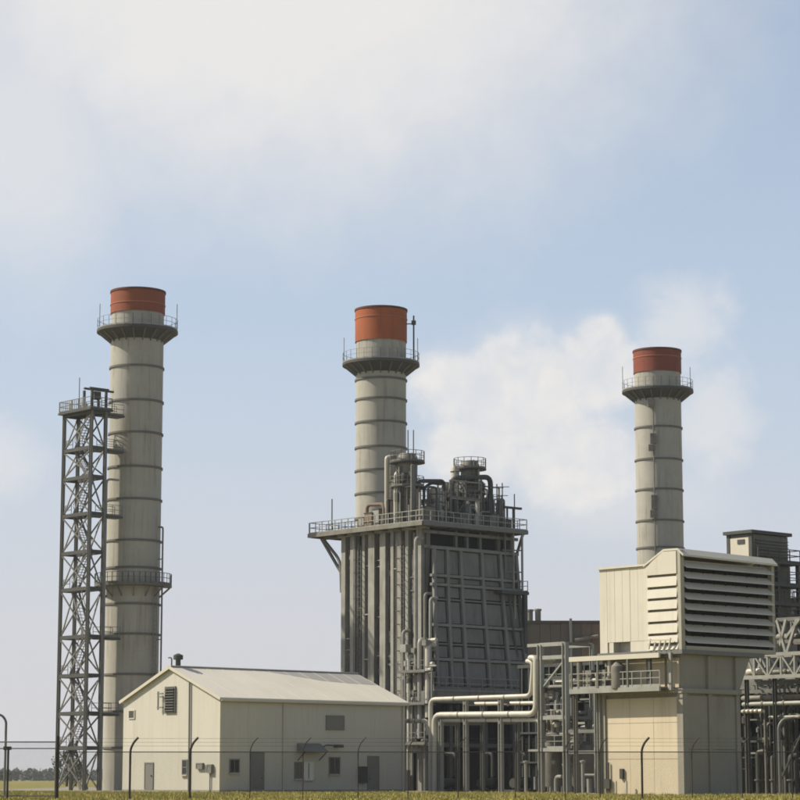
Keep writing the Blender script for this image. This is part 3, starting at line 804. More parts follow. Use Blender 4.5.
# roof deck
y_end = FH.sy(311, zb0, -1.0); x_end = FH.sx(525, zb0, -1.0)
box('roof_deck', -1.3, x_end, -1.3, y_end, zb0 - .12, zb0, 'grate', bo)
beam('deck_edge_beam', (-1.3, -1.2, zb0 - .15), (-1.3, y_end + .1, zb0 - .15), .16, 'vessel', bo, .42)
beam('deck_edge_beam', (-1.2, -1.3, zb0 - .15), (x_end + .1, -1.3, zb0 - .15), .16, 'steel', bo, .42)
beam('deck_edge_beam', (x_end, -1.2, zb0 - .15), (x_end, y_end - .1, zb0 - .15), .16, 'steel', bo, .42)
beam('deck_edge_beam', (-1.2, y_end, zb0 - .15), (x_end - .1, y_end, zb0 - .15), .16, 'steel', bo, .42)
for k in range(9):
    y = -.9 + (y_end + .6) * k / 8; beam('deck_joist', (-1.2, y, zb0 - .28), (1.0, y, zb0 - .28), .14, 'steel', bo, .28)
for k in range(8):
    x = .2 + (x_end - .6) * k / 7; beam('deck_joist', (x, -1.2, zb0 - .28), (x, .9, zb0 - .28), .14, 'steel', bo, .28)
railing([(-1.25, y_end, zb0), (-1.25, -1.25, zb0), (x_end, -1.25, zb0)], 'lsteel', bo, 1.15, False, 1.0, .07)
railing([(x_end, -1.25, zb0), (x_end, y_end - .05, zb0), (-1.2, y_end - .05, zb0)], 'lsteel', bo, 1.15, False, 1.3, .06)
railing([(.9, y_end - .2, zb0), (.9, 2.0, zb0)], 'lsteel', bo, 1.15, False, 1.0, .07)
# left cantilever brackets
for x in (.3, 3.5, 7.0):
    pipe('deck_brace', [(x, y_end - .3, zb0 - .3), (x, LV2 + .45, FH.sz(552)), (x, LV2 + .3, FH.sz(585))], .16, 'steel', bo, 8, 1.0)
    beam('raking_brace', (x, y_end - .1, zb0 - .3), (x, LV2 + .2, FH.sz(566)), .24, 'steel', bo)
    beam('deck_bracket', (x, y_end - .5, zb0 - .35), (x, LV2, zb0 - .35), .2, 'steel', bo, .35)
# right cantilever brackets and outrigger framing
for x in (x_end - .3, ):
    for y in (-1.0, 3.0): beam('deck_brace', (x, y, zb0 - .3), (LU2 - .25, max(y, .3), FH.sz(562)), .22, 'steel', bo)
zs = FH.sz(592, 12, -1); xs1 = FH.sx(527, zs, -1.4)
sp = box('side_platform', FH.sx(500, zs, -1.4), xs1, -1.7, .6, zs - .3, zs, 'dsteel', bo)
railing([(xs1 - .1, -1.6, zs), (xs1 - .1, .5, zs)], 'steel', sp, 1.1, False, 1.0, .06)
for xo, yo, m in ((.45, -1.2, 'lsteel'), (1.3, -.8, 'column'), (2.1, -.4, 'steel')): beam('outrigger_post', (xs1 - xo, yo, zs), (xs1 - xo, yo, zb0 - .3), .17, m, bo)
for z in (zs + 2.0, zs + 4.2): beam('outrigger_tie', (xs1 - .45, -1.2, z), (xs1 - 2.4, -.3, z), .12, 'steel', bo)
beam('outrigger_column', (xs1 - .35, -1.4, zlow), (xs1 - .35, -1.4, zs - .3), .42, 'dsteel', bo, sec='h')
beam('outrigger_column', (xs1 - 1.2, -.8, zlow), (xs1 - 1.2, -.8, zs - .3), .25, 'lsteel', bo, sec='h')
pipe('hanger_pipe', [(xs1 - 2.4, -1.3, zs - .4), (xs1 - 1.9, -1.3, zs - 4.5), (xs1 - .5, -1.3, zlow + 1.0)], .14, 'dsteel', bo, 8, 3)
# lower walkway below the duct
yw = -2.6; xw0, xw1 = FH.sx(437, zlow, yw), FH.sx(529, zlow, yw)
wk = box('walkway', xw0 - .5, xw1, yw, -.2, zlow - .9, zlow + .25, 'duct', bo)
beam('walkway_edge', (xw0 - .5, yw - .06, zlow + .3), (xw1, yw - .06, zlow + .3), .1, 'ductrib', bo, .18)
railing([(xw0 - .4, yw + .05, zlow + .3), (xw1, yw + .05, zlow + .3)], 'ductrib', wk, 1.25, False, 1.7, .09)
# undercroft: walls coloured near black as shade, slatted lower casing, short columns
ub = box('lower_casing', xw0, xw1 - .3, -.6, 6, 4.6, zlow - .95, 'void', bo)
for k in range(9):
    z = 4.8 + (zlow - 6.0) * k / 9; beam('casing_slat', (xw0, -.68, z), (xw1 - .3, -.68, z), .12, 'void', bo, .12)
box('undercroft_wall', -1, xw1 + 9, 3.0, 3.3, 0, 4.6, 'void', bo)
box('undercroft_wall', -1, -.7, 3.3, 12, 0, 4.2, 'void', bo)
for p in (450, 457, 485, 513, 525):
    x = FH.sx(p, 2, -1.0); beam('footing_column', (x, -1.0, 0), (x, -1.0, zlow - .95), .42, 'dsteel', bo, sec='h')
beam('footing_beam', (xw0, -1.0, 4.4), (xw1, -1.0, 4.4), .3, 'dsteel', bo, .4)

# clutter of risers and valves at the boiler's near corner
rp = thing('riser_pipework', 'tangle of pale riser pipes and valves at the boiler near corner', 'pipework', FH.loc, TH)
def ry(px, z, x): return FH.sy(px, z, x)
for (p, x, z0, z1, r, m) in ((403, -.9, 0, 15.5, .16, 'column'), (409, -.8, 2, 13.0, .22, 'pipe'), (416, -.9, 4.0, 24.5, .20, 'column'), (420, -1.1, 5.0, 14.5, .26, 'lsteel'),
                            (425, -.9, 0, 19.0, .14, 'vessel'), (428, -1.2, 7.0, 14.0, .28, 'pipe'), (430.5, -1.0, 3.5, 18.5, .15, 'column'), (412, -1.3, 1.5, 9.0, .13, 'lsteel')):
    y = ry(p, (z0 + z1) / 2, x); pipe('riser', [(x + .9, y, z1), (x, y, z1), (x, y, z0)], r, m, rp, 10)
random.seed(21)
for k in range(26):
    p = random.uniform(404, 432); x = random.uniform(-1.4, -.5); z = random.uniform(3, 15); y = ry(p, z, x)
    bb = MB(); q = random.uniform(.22, .42)
    if k % 3 == 0: bb.lathe([(0.01, z - q), (q, z - q * .6), (q, z + q * .6), (0.01, z + q)], 12, x, y); bb.build('valve_body', 'vessel', rp)
    elif k % 3 == 1: bb.tube([(x, y, z), (x, y - random.uniform(.6, 1.6), z)], q * .45, 10); bb.build('branch_pipe', random.choice(['pipe', 'vessel', 'column']), rp)
    else: bb.box(x - q, x + q, y - q, y + q, z - q, z + q * .8); bb.build('junction_box', random.choice(['vessel', 'doorg', 'lsteel']), rp)
for z in (4.4, 8.2, 11.3):
    box('maintenance_deck', -2.0, -.45, ry(432, z, -1), ry(405, z, -1), z, z + .12, 'grate', rp)
    railing([(-1.95, ry(432, z, -1), z + .12), (-1.95, ry(405, z, -1), z + .12)], 'steel', rp, 1.05, False, 1.3, .05)
for p in (405, 432):
    for x in (-1.95, -.5): beam('deck_post', (x, ry(p, 6, x), 0), (x, ry(p, 6, x), 11.3), .16, 'steel', rp)

# ------------------------------------------------------------------ equipment on the boiler roof
zr = zb0
def roofthing(name, label, cat, px, y, group=None):
    x = FH.sx(px, zr + 2, y); X_, Y_ = FH.w(x, y); return thing(name, label, cat, (X_, Y_, zr), TH, group), Y_
def vz(py, Y_): return ray_z(py, Y_) - zr
def vessel(label, px, y, top, r, m='vessel', deck=False, cone=False, name='vent_silencer', cat='vent silencer'):
    t, Y_ = roofthing(name, label, cat, px, y, 'vessels on the boiler roof'); h = vz(top, Y_)
    bb = MB(); bb.lathe([(r, .6), (r, h - (.35 if not cone else .8)), (r * (.8 if not cone else .45), h), (.02, h)], 28); sh = bb.build('shell', m, t)
    for k in range(4):
        z = .8 + (h - 1.4) * k / 3; b2 = MB(); b2.lathe([(r, z - .05), (r + .05, z - .04), (r + .05, z + .04), (r, z + .05)], 28); b2.build('band', 'dsteel', sh)
    for k in range(4):
        a = k * math.pi / 2 + .5; beam('leg', (r * .8 * math.cos(a), r * .8 * math.sin(a), 0), (r * .8 * math.cos(a), r * .8 * math.sin(a), .9), .14, 'dsteel', t)
    if deck:
        b2 = MB(); b2.lathe([(r, h - 1.0), (r + .75, h - .95), (r + .75, h - .82), (r, h - .8)], 28); d = b2.build('top_deck', 'dsteel', t); n = 14
        railing([((r + .7) * math.cos(6.283 * k / n), (r + .7) * math.sin(6.283 * k / n), h - .82) for k in range(n)], 'steel', d, 1.05, True, 5, .05)
    ladder('ladder', (-.2, -r - .12, 0), h, (1, 0), 'steel', t, False)
    if deck:
        for k in range(11):
            a = math.pi * .75 + k * .26 + random.uniform(-.08, .08); q = r + random.uniform(.14, .45); x, y_ = q * math.cos(a), q * math.sin(a); hh = h * random.uniform(.35, .98)
            rod('attached_pipe', (x, y_, 0), (x, y_, hh), random.uniform(.05, .13), random.choice(['dsteel', 'vessel', 'steel', 'column', 'lsteel']), t)
            if k % 2: rod('pipe_stub', (x, y_, hh - .1), (r * .8 * math.cos(a), r * .8 * math.sin(a), hh - .1), .07, 'vessel', t)
        for k in range(4):
            a = math.pi * .8 + k * .6; z = h * random.uniform(.15, .7); x, y_ = (r + .3) * math.cos(a), (r + .3) * math.sin(a); box('instrument_box', x - .22, x + .22, y_ - .22, y_ + .22, z, z + random.uniform(.4, .9), random.choice(['vessel', 'dsteel', 'lsteel']), t)
        bq = MB(); bq.lathe([(r, h * .52), (r + .7, h * .52 + .03), (r + .7, h * .52 + .12), (r, h * .52 + .15)], 24); dq = bq.build('mid_deck', 'dsteel', t)
        railing([((r + .66) * math.cos(6.283 * k / 12), (r + .66) * math.sin(6.283 * k / 12), h * .52 + .12) for k in range(12)], 'steel', dq, 1.0, True, 5, .05)
    return t, h
vessel('broad grey vessel with a railed top deck at the roof near corner', 407.5, 2.7, 454, 1.0, deck=True)
t_, h_ = vessel('narrower grey vessel left of the broad decked one', 396, 4.9, 458, .62, 'column')
vessel('pale slim vessel just in front of the stack foot', 389, 5.7, 458, .34, 'pipe')
vessel('squat pale tank under the dark crossover pipe on the roof', 436, 2.2, 489, .85, 'pipe')
vessel('pale slim vessel left of the highest roof vessel', 455, 2.6, 466, .42, 'pipe')
vessel('tallest grey vessel on the right half of the roof', 470, 3.2, 461, .95, 'vessel', deck=True)
vessel('low stout vessel between the two tall roof vessels', 447, 4.0, 484, .6, 'vessel')
vessel('short grey tank behind the portal frame', 484, 3.9, 498, .7, 'vessel')
vessel('dark short tank near the T shaped roof post', 500, 2.1, 503, .45, 'dsteel')

def roof_pipe(label, pts, r, m='dsteel', name='crossover_pipe', cat='pipe'):       # pts: (px, py, y)
    P = []
    for px, py, y in pts:
        x = FH.sx(px, zr + 2, y); Yw = FH.w(x, y)[1]; z = ray_z(py, Yw) if py else zr; x = FH.sx(px, z, y); P.append((x, y, z))
    t = thing(name, label, cat, FH.loc, TH, 'pipes on the boiler roof'); bb = MB(); bb.tube(bend(P, r * 3), r, 10); bb.build('pipe_run', m, t)
    for q in (P[0], P[-1]):
        b2 = MB(); b2.lathe([(r, q[2]), (r * 1.7, q[2] + .02), (r * 1.7, q[2] + .12), (r, q[2] + .14)], 14, q[0], q[1]); b2.build('flange', 'vessel', t)
    return t
roof_pipe('dark crossover pipe bridging two groups of roof vessels', [(418, 0, 1.5), (418, 481, 1.5), (444, 481, 2.6), (444, 0, 2.6)], .2)
roof_pipe('second dark pipe dipping between the roof vessels', [(424, 0, 2.4), (424, 488, 2.4), (431, 483, 2.4), (441, 484, 3.2)], .15)
roof_pipe('thick dark portal pipe right of the highest roof vessel', [(452, 500, 2.0), (452, 478, 2.0), (490.5, 477, 2.0), (490.5, 0, 2.0)], .27)
roof_pipe('dark vertical pipe loop inside the portal', [(477, 0, 2.8), (477, 482, 2.8), (483, 482, 2.8), (483, 0, 2.8)], .16)
roof_pipe('pale bent pipe at the roof edge in front of the stack', [(386.5, 0, 5.2), (386.5, 457, 5.2), (393, 457, 4.8)], .2, 'pipe')
roof_pipe('pale vertical pipe on the left face of the decked vessel', [(395.5, 0, 3.2), (395.5, 474, 3.2), (400, 470, 3.1)], .17, 'pipe')
roof_pipe('low brown pipe loop at the stack foot', [(367, 0, 8.0), (367, 505, 8.0), (384, 504, 5.4), (384, 0, 5.4)], .18, 'rust')
random.seed(77)
rk = thing('roof_pipework', 'grimy tangle of small pipes, valves and frames covering the boiler roof', 'pipework', (*FH.w(0, 0), zr), TH)
for (p0, p1, y, top) in ((386, 414, .7, 462), (418, 446, 3.2, 486), (450, 481, 1.4, 480), (482, 499, 3.4, 486)):
    xa, xb = FH.sx(p0, zr + 3, y), FH.sx(p1, zr + 3, y); zz = ray_z(top, FH.w(xa, y)[1]) - zr
    xa = max(xa, -1.0)
    for x in (xa, (xa + xb) / 2, xb):
        for d in (0, 1.8): beam('frame_post', (x, y + d, 0), (x, y + d, zz), .15, 'steel', rk)
    for z in (zz, zz * .62, zz * .3):
        for d in (0, 1.8): beam('frame_beam', (xa, y + d, z), (xb, y + d, z), .13, 'steel' if d else 'column', rk)
    box('frame_deck', xa, xb, y + .1, y + 1.7, zz * .62 + .07, zz * .62 + .12, 'grate', rk)
    railing([(xa, y, zz * .62 + .1), (xb, y, zz * .62 + .1)], 'steel', rk, 1.0, False, .8, .05)
    beam('frame_brace', (xa, y, .2), ((xa + xb) / 2, y, zz * .6), .09, 'steel', rk); beam('frame_brace', (xb, y, .2), ((xa + xb) / 2, y, zz * .6), .09, 'steel', rk)
for k in range(210):
    y = random.uniform(-.8, 5.5); p = random.uniform(364 if y > 2 else 398, 505); x = FH.sx(p, zr + 1.5, y)
    if x < -.9 or x > x_end - .5: continue
    hmax = 6.2 if 386 < p < 415 or 450 < p < 480 else 3.8 if p > 416 else 2.2
    z = random.uniform(.5, hmax); q = random.uniform(.04, .13); m = random.choice(['vessel', 'dsteel', 'steel', 'column', 'lsteel', 'vessel', 'dsteel', 'column', 'rust'])
    L = random.uniform(.5, 1.6)
    if k % 4 == 0: rod('vertical_pipe', (x, y, 0), (x, y, z), q, m, rk)
    elif k % 4 == 1: pipe('bent_pipe', [(x, y, 0), (x, y, z), (x + L, y, z), (x + L, y, 0)], q, m, rk, 8)
    elif k % 4 == 2:
        bb = MB(); q *= 2; bb.lathe([(.01, z - q * 1.3), (q, z - q * .8), (q, z + q * .8), (.01, z + q * 1.3)], 10, x, y); bb.build('valve_body', m, rk); rod('valve_stem', (x, y, 0), (x, y, z + q * 2), .05, 'steel', rk)
    else: q *= 2; box('instrument_box', x - q, x + q, y - q, y + q, 0, z * .5 + .2, m, rk)
for i, (px, y, top, lab) in enumerate(((408, 4.1, 430, 'left of two thin masts above the decked roof vessel'), (413.5, 3.9, 430, 'right of two thin masts above the decked roof vessel'),
                        (497, 1.0, 484, 'thin mast right of the portal pipe'), (502.5, 1.0, 483, 'thin mast with cross arms beside the portal pipe'), (514.5, -.6, 494, 'thin whip mast at the right end of the roof deck'), (332, FH.sy(332, zr, -.9), 499, 'thin mast on the left end of the roof deck'))):
    t, Y_ = roofthing('mast', lab, 'mast', px, y, 'thin masts on the boiler roof'); h = vz(top, Y_); rod('pole', (0, 0, 0), (0, 0, h), .06, 'steel', t)
    if i in (2, 3): beam('cross_arm', (-.5, .5, h - .4), (.5, -.5, h - .4), .07, 'steel', t); beam('cross_arm', (-.4, .4, h - 1.3), (.4, -.4, h - 1.3), .07, 'steel', t)
t, Y_ = roofthing('davit_frame', 'small T shaped dark frame at the right end of the roof deck', 'hoist frame', 513.5, -.7)
h = vz(508, Y_)
rod('post', (0, 0, 0), (0, 0, h), .13, 'dsteel', t); rod('post', (-.9, .0, 0), (-.9, 0, h), .1, 'dsteel', t); beam('cross_beam', (-1.3, 0, h), (1.1, 0, h), .25, 'dsteel', t, .22)
for i, (px, y, w_, h_, m, lab) in enumerate(((372, 7.4, 1.1, 1.5, 'rust', 'brownish cabinet on the roof deck at the stack foot'), (379, 6.4, .9, 1.8, 'lsteel', 'pale cabinet on the roof deck beside the brownish one'),
        (364, 8.7, .8, 1.2, 'lsteel', 'low pale cabinet left of the stack foot on the roof'), (427, .2, 1.2, 1.6, 'vessel', 'grey cabinet on the deck right of the broad decked vessel'),
        (463, .4, 1.3, 1.3, 'vessel', 'low grey cabinet at the foot of the highest roof vessel'), (490, .2, .9, 1.5, 'doorg', 'dark cabinet below the portal pipe'), (506, .0, .8, 1.1, 'vessel', 'small grey cabinet left of the T shaped frame'))):
    t, Y_ = roofthing('equipment_cabinet', lab, 'cabinet', px, y, 'cabinets on the boiler roof')
    box('body', -w_ / 2, w_ / 2, -w_ / 2, w_ / 2, .12, h_, m, t); box('cover', -w_ / 2 - .06, w_ / 2 + .06, -w_ / 2 - .06, w_ / 2 + .06, h_, h_ + .07, 'dsteel', t)
    box('door', -w_ * .38, w_ * .38, -w_ / 2 - .03, -w_ / 2 - .001, .25, h_ - .15, m, t); box('base', -w_ / 2 + .1, w_ / 2 - .1, -w_ / 2 + .1, w_ / 2 - .1, 0, .12, 'dsteel', t)

# ================================================================== PIPE BRIDGE in front of the boiler
FP = Frame(541, 203, z=6)
br = thing('pipe_bridge', 'low steel pipe bridge carrying pale pipes between shed and frame tower', 'pipe rack', FP.loc, TH)
zA, zB, zC = FP.sz(696.5), FP.sz(708), FP.sz(716)
for p in (441, 466, 501):
    y = FP.sy(p, 4); top = zA - .1 if p != 441 else zC
    beam('post', (0, y, 0), (0, y, top), .36, 'lsteel', br, sec='h'); beam('post', (2.0, y, 0), (2.0, y, top), .3, 'steel', br, sec='h')
    beam('cross_beam', (-.2, y, zC - .45), (2.2, y, zC - .45), .25, 'steel', br, .3)
    if p != 441: beam('cross_beam', (-.2, y, zA - .35), (2.2, y, zA - .35), .2, 'steel', br, .25)
yL = FP.sy(434, zA)
def bpipe(label, x, pts, r, tail=0):              # pts (px, py) measured at local x
    t = thing('pipeline', label, 'pipe', FP.loc, TH, 'pale pipes along the pipe bridge')
    P = [(x, FP.sy(px, FP.sz(py, x), x), FP.sz(py, x, FP.sy(px, 6, x))) for px, py in pts]
    if tail: P.append((x + tail, P[-1][1], P[-1][2]))
    bb = MB(); bb.tube(bend(P, r * 3), r, 12); bb.build('pipe_run', 'pipe', t)
    n = max(1, int(abs(P[0][1] - P[-1][1]) / 4))
    for a_, c_ in zip(P, P[1:]):
        if abs(a_[1] - c_[1]) > 3:
            for k in (1, 2, 3):
                q = Vector(a_).lerp(Vector(c_), k / 4); b2 = MB(); b2.tube([q - Vector((0, .06, 0)), q + Vector((0, .06, 0))], r * 1.12, 12); b2.build('pipe_band', 'vessel', t)
bpipe('upper pale pipe of the pipe bridge, bending up by the frame tower', -.1, [(430.5, 791.5), (430.5, 699.5), (531, 696), (533, 662), (526, 661)], .20, 3.0)
bpipe('thick lower pale pipe of the pipe bridge', -.15, [(434.5, 791.5), (434.5, 715), (536, 714), (536, 658), (529, 658)], .26, 3.0)
bpipe('lowest pale pipe directly under the thick one', .1, [(438, 720.5), (538, 720), (539, 722)], .17)
bpipe('thin pale pipe between upper and lower pipes of the bridge', 1.0, [(469, 704), (539, 703), (539.5, 706)], .17)
bpipe('short pale pipe joining the shed end to the boiler pipework', .5, [(404.5, 721), (428, 721), (428, 735)], .2)
# equipment between bridge and boiler, in the shade
random.seed(5)
for i, (p, d, lab) in enumerate(((450, 3.5, 'dark pump skid under the left half of the pipe bridge'), (487, 3.8, 'dark pump skid under the middle of the pipe bridge'), (520, 3.2, 'dark pump skid near the frame tower foot'))):
    x = d; y = FP.sy(p, 1, x); X_, Y_ = FP.w(x, y)
    t = thing('pump_skid', lab, 'pump', (X_, Y_, 0), TH, 'pump skids under the pipe bridge')
    box('base_frame', -1.2, 1.2, -.8, .8, 0, .25, 'dsteel', t); bb = MB(); bb.tube([(-.9, 0, .8), (.4, 0, .8)], .42, 14); bb.build('motor', 'dsteel', t)
    bb = MB(); bb.tube([(.5, 0, .8), (.9, 0, .8)], .55, 14); bb.build('pump_casing', 'void', t); pipe('discharge', [(.7, 0, 1.0), (.7, 0, 3.4), (.7, 1.4, 3.4)], .15, 'dsteel', t)

# ================================================================== FRAME TOWER (pipe tower) between boiler and filter house
fr_ = thing('frame_tower', 'open steel frame tower packed with pipes and valves left of the filter house', 'pipe rack', FP.loc, TH)
ya_, yb_ = FP.sy(541, 6), FP.sy(566, 6); yc_ = FP.sy(598, 5)
zt = FP.sz(645)
for x in (0, 3.2):
    for y, zz in ((ya_, zt), (yb_, zt + .1), (yc_, FP.sz(690, 0, yc_))): beam('column', (x, y, 0), (x, y, zz), .44 if x == 0 else .3, 'lsteel', fr_, sec='h')
for x in (0, 3.2):
    for py in (645, 658, 718, 750): z = FP.sz(py); beam('beam', (x, ya_ - .0, z), (x, yb_, z), .24, 'lsteel', fr_, .32)
    for py in (731, 752): z = FP.sz(py, 0, yc_); beam('beam', (x, yb_, z), (x, yc_, z), .22, 'steel', fr_, .28)
z = FP.sz(645); beam('beam', (0, ya_, z), (0, FP.sy(528, zt), z), .2, 'lsteel', fr_, .26)
for py in (645, 690, 718, 750):
    z = FP.sz(py)
    for y in (ya_, yb_): beam('beam', (.2, y, z), (3.0, y, z), .2, 'steel', fr_, .26)
for py in (690, 720, 751):
    z = FP.sz(py); y0, y1 = sorted((ya_, yb_)); box('deck', .1, 3.1, y0 + .2, y1 - .2, z + .16, z + .22, 'grate', fr_)
    railing([(.1, y0 + .2, z + .22), (.1, y1 - .2, z + .22)], 'lsteel', fr_, 1.05, False, 1.2, .05)
beam('brace', (3.2, ya_, .5), (3.2, yb_, FP.sz(718)), .14, 'steel', fr_); beam('brace', (0, ya_, FP.sz(690)), (0, yb_, FP.sz(660)), .12, 'lsteel', fr_)
random.seed(33)
for k in range(34):
    p = random.uniform(543, 597); x = random.uniform(.4, 4.0); z = random.uniform(.6, 10.2 if p < 565 else 8.0); y = FP.sy(p, z, x); L = random.uniform(.7, 2.4); q = random.uniform(.09, .24)
    m = random.choice(['pipe', 'vessel', 'lsteel', 'column', 'vessel', 'steel'])
    if k % 4 == 0: pipe('bent_pipe', [(x, y, max(.1, z - L)), (x, y, z), (x + random.uniform(-.5, .8), y - .9, z)], q, m, fr_)
    elif k % 4 == 1: rod('vertical_pipe', (x, y, max(0, z - L * 1.6)), (x, y, z + .4), q, m, fr_)
    elif k % 4 == 2:
        bb = MB(); bb.lathe([(.01, z - q * 2.2), (q * 2, z - q * 1.4), (q * 2, z + q * 1.4), (.01, z + q * 2.2)], 12, x, y); bb.build('valve_body', m, fr_)
    else: rod('cross_pipe', (x, y + .7, z), (x, y - 1.2, z), q, m, fr_)
for i, (p, x, r, h, lab) in enumerate(((553, 2.0, .75, 5.0, 'pale upright tank with pipes inside the frame tower'), (585, 3.0, 1.1, 4.2, 'grey upright tank right of the frame tower'))):
    X_, Y_ = FP.w(x, FP.sy(p, 3, x)); t = thing('upright_tank', lab, 'tank', (X_, Y_, 0), TH, 'upright tanks by the frame tower')
    bb = MB(); bb.lathe([(r * .9, .5), (r, .7), (r, h - .3), (r * .6, h), (.02, h + .1)], 24); bb.build('shell', 'vessel', t)
    for k in range(4): a = k * 1.571; rod('leg', (r * .8 * math.cos(a), r * .8 * math.sin(a), 0), (r * .8 * math.cos(a), r * .8 * math.sin(a), .8), .08, 'steel', t)
    pipe('outlet_pipe', [(0, 0, h), (0, 0, h + .8), (0, -1.2, h + .8)], .12, 'pipe', t)
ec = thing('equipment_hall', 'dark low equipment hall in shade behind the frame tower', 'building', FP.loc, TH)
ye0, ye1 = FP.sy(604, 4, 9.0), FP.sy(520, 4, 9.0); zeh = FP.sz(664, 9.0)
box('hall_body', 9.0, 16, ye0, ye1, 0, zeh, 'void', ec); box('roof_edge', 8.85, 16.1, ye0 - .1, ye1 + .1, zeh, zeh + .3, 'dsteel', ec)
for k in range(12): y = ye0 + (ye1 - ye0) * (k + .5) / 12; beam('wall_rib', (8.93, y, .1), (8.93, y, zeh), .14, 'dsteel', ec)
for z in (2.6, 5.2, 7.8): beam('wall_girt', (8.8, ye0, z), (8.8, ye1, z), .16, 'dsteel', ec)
random.seed(51)
pw = thing('yard_pipework', 'dim tangle of pipes between the frame tower and the dark equipment hall', 'pipework', FP.loc, TH)
for k in range(46):
    p = random.uniform(534, 603); x = random.uniform(4.5, 8.3); z = random.uniform(.8, 10.0); y = FP.sy(p, z, x); q = random.uniform(.07, .2); L = random.uniform(1, 3.2)
    m = random.choice(['vessel', 'steel', 'lsteel', 'dsteel', 'column'])
    if k % 3 == 0: rod('vertical_pipe', (x, y, 0), (x, y, z), q, m, pw)
    elif k % 3 == 1: pipe('bent_pipe', [(x, y, 0), (x, y, z), (x, y - L, z), (x, y - L, max(.1, z - 1.5))], q, m, pw)
    else: beam('cross_beam', (x, y + L / 2, z), (x, y - L / 2, z), q * 1.4, m, pw)
# small posts at the foot
for i, (p, lab) in enumerate(((583, 'pale short standpipe right of the frame tower foot'), (526, 'pale short standpipe left of the frame tower foot'))):
    X_, Y_ = FP.w(-.8, FP.sy(p, 1, -.8)); t = thing('standpipe', lab, 'standpipe', (X_, Y_, 0), TH, 'short standpipes')
    h = FP.sz(763) ; rod('pipe', (0, 0, 0), (0, 0, h), .14, 'lsteel', t); bb = MB(); bb.lathe([(.14, h), (.24, h + .02), (.24, h + .16), (.05, h + .2)], 14); bb.build('cap', 'lsteel', t)

# ================================================================== AIR FILTER HOUSE
FF = Frame(683, 170, z=5)
BW, BL = FF.sy(603, 3), FF.sx(741, 3)
z2 = FF.sz(649.5); z1 = FF.sz(690); ztp = FF.sz(548)
fh = thing('air_filter_house', 'big cream air filter house with louvred hoods on a tan concrete tower', 'filter house', FF.loc, TH)
# concrete tower: inset tan wall with pilasters and bands
core = box('tower_core', .22, BL, .22, BW - .1, 0, z2 - .3, 'conc_shade', fh)
yq = FF.sy(606, 3)
rows = [0, 2.55, 5.1, z1 - .45]
for a, c in zip(rows, rows[1:]):
    for k in range(3):
        y0 = .55 + (yq - .55) * k / 3; y1 = .55 + (yq - .55) * (k + 1) / 3; o_ = random.uniform(0, .012)
        box('concrete_panel', .08 + o_, .219, y0 + .012, y1 - .012, a + .012, c - .012, 'conc', fh)
box('pilaster', -.05, .5, -.05, .5, 0, z1 - .2, 'conc_shade', fh)
box('pilaster', -.05, .30, yq + .02, BW, 0, z1 - .2, 'conc_shade', fh)
for x in (FF.sx(711, 4), ): box('pilaster', x - .16, x + .16, -.03, .21, 0, z2 - .4, 'conc_shade', fh)
box('pilaster', BL - .4, BL + .02, -.02, .21, 0, z2 - .4, 'conc_shade', fh)
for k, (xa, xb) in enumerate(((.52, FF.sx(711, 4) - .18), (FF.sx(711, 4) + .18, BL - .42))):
    for a, c in ((0, 3.2), (3.22, z1 - .35)): box('concrete_panel', xa + .01, xb - .01, .10, .219, a + .01, c - .01, 'conc_shade', fh)
box('string_course', -.12, BL + .1, -.12, BW + .05, z1 - .2, z1 + .12, 'conc_shade', fh)
for y0, y1 in ((.4, 1.5), (1.75, 3.2), (3.5, BW - 1.2)): box('upper_panel', .12, .219, y0, y1, z1 + .2, z2 - .55, 'conc', fh)
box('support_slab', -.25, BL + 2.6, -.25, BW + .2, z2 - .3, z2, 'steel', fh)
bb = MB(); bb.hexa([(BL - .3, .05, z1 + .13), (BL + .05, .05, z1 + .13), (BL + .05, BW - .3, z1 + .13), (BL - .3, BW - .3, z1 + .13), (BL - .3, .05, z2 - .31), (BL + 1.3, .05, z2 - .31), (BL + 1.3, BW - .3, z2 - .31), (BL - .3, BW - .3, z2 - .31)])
bb.build('flared_head', 'conc_shade', fh)
# wall fittings on the tower foot
box('wall_cabinet', -.12, .08, FF.sy(623.5, 2), FF.sy(620.5, 2), FF.sz(779), FF.sz(768.5), 'dsteel', fh)
pipe('wall_conduit', [(-.05, FF.sy(609, 2), .1), (-.05, FF.sy(609, 2), FF.sz(762))], .06, 'dsteel', fh, 8)
box('junction_box', -.2, -.05, FF.sy(611, 2), FF.sy(606, 2), FF.sz(789), FF.sz(779), 'dsteel', fh)
for p in (626.5, 616): rod('guard_post', (-.4, FF.sy(p, .6, -.4), 0), (-.4, FF.sy(p, .6, -.4), 1.0), .08, 'trim', fh)
# filter box
ym = FF.sy(645, 13); ye = FF.sy(598.5, 12); xr = FF.sx(775, 12)
box('filter_core', .35, xr - .1, .35, ym - .1, z2, ztp - .8, 'filt', fh)
# corner post and frames
box('corner_post', -.06, .34, -.06, .34, z2, ztp - .12, 'hood', fh)
box('corner_post', .0, .3, ym - .28, ym - .02, z2, FF.sz(566, 0, ym), 'filt', fh)
box('corner_post', xr - .3, xr, -.04, .34, z2, ztp - .7, 'hood', fh)
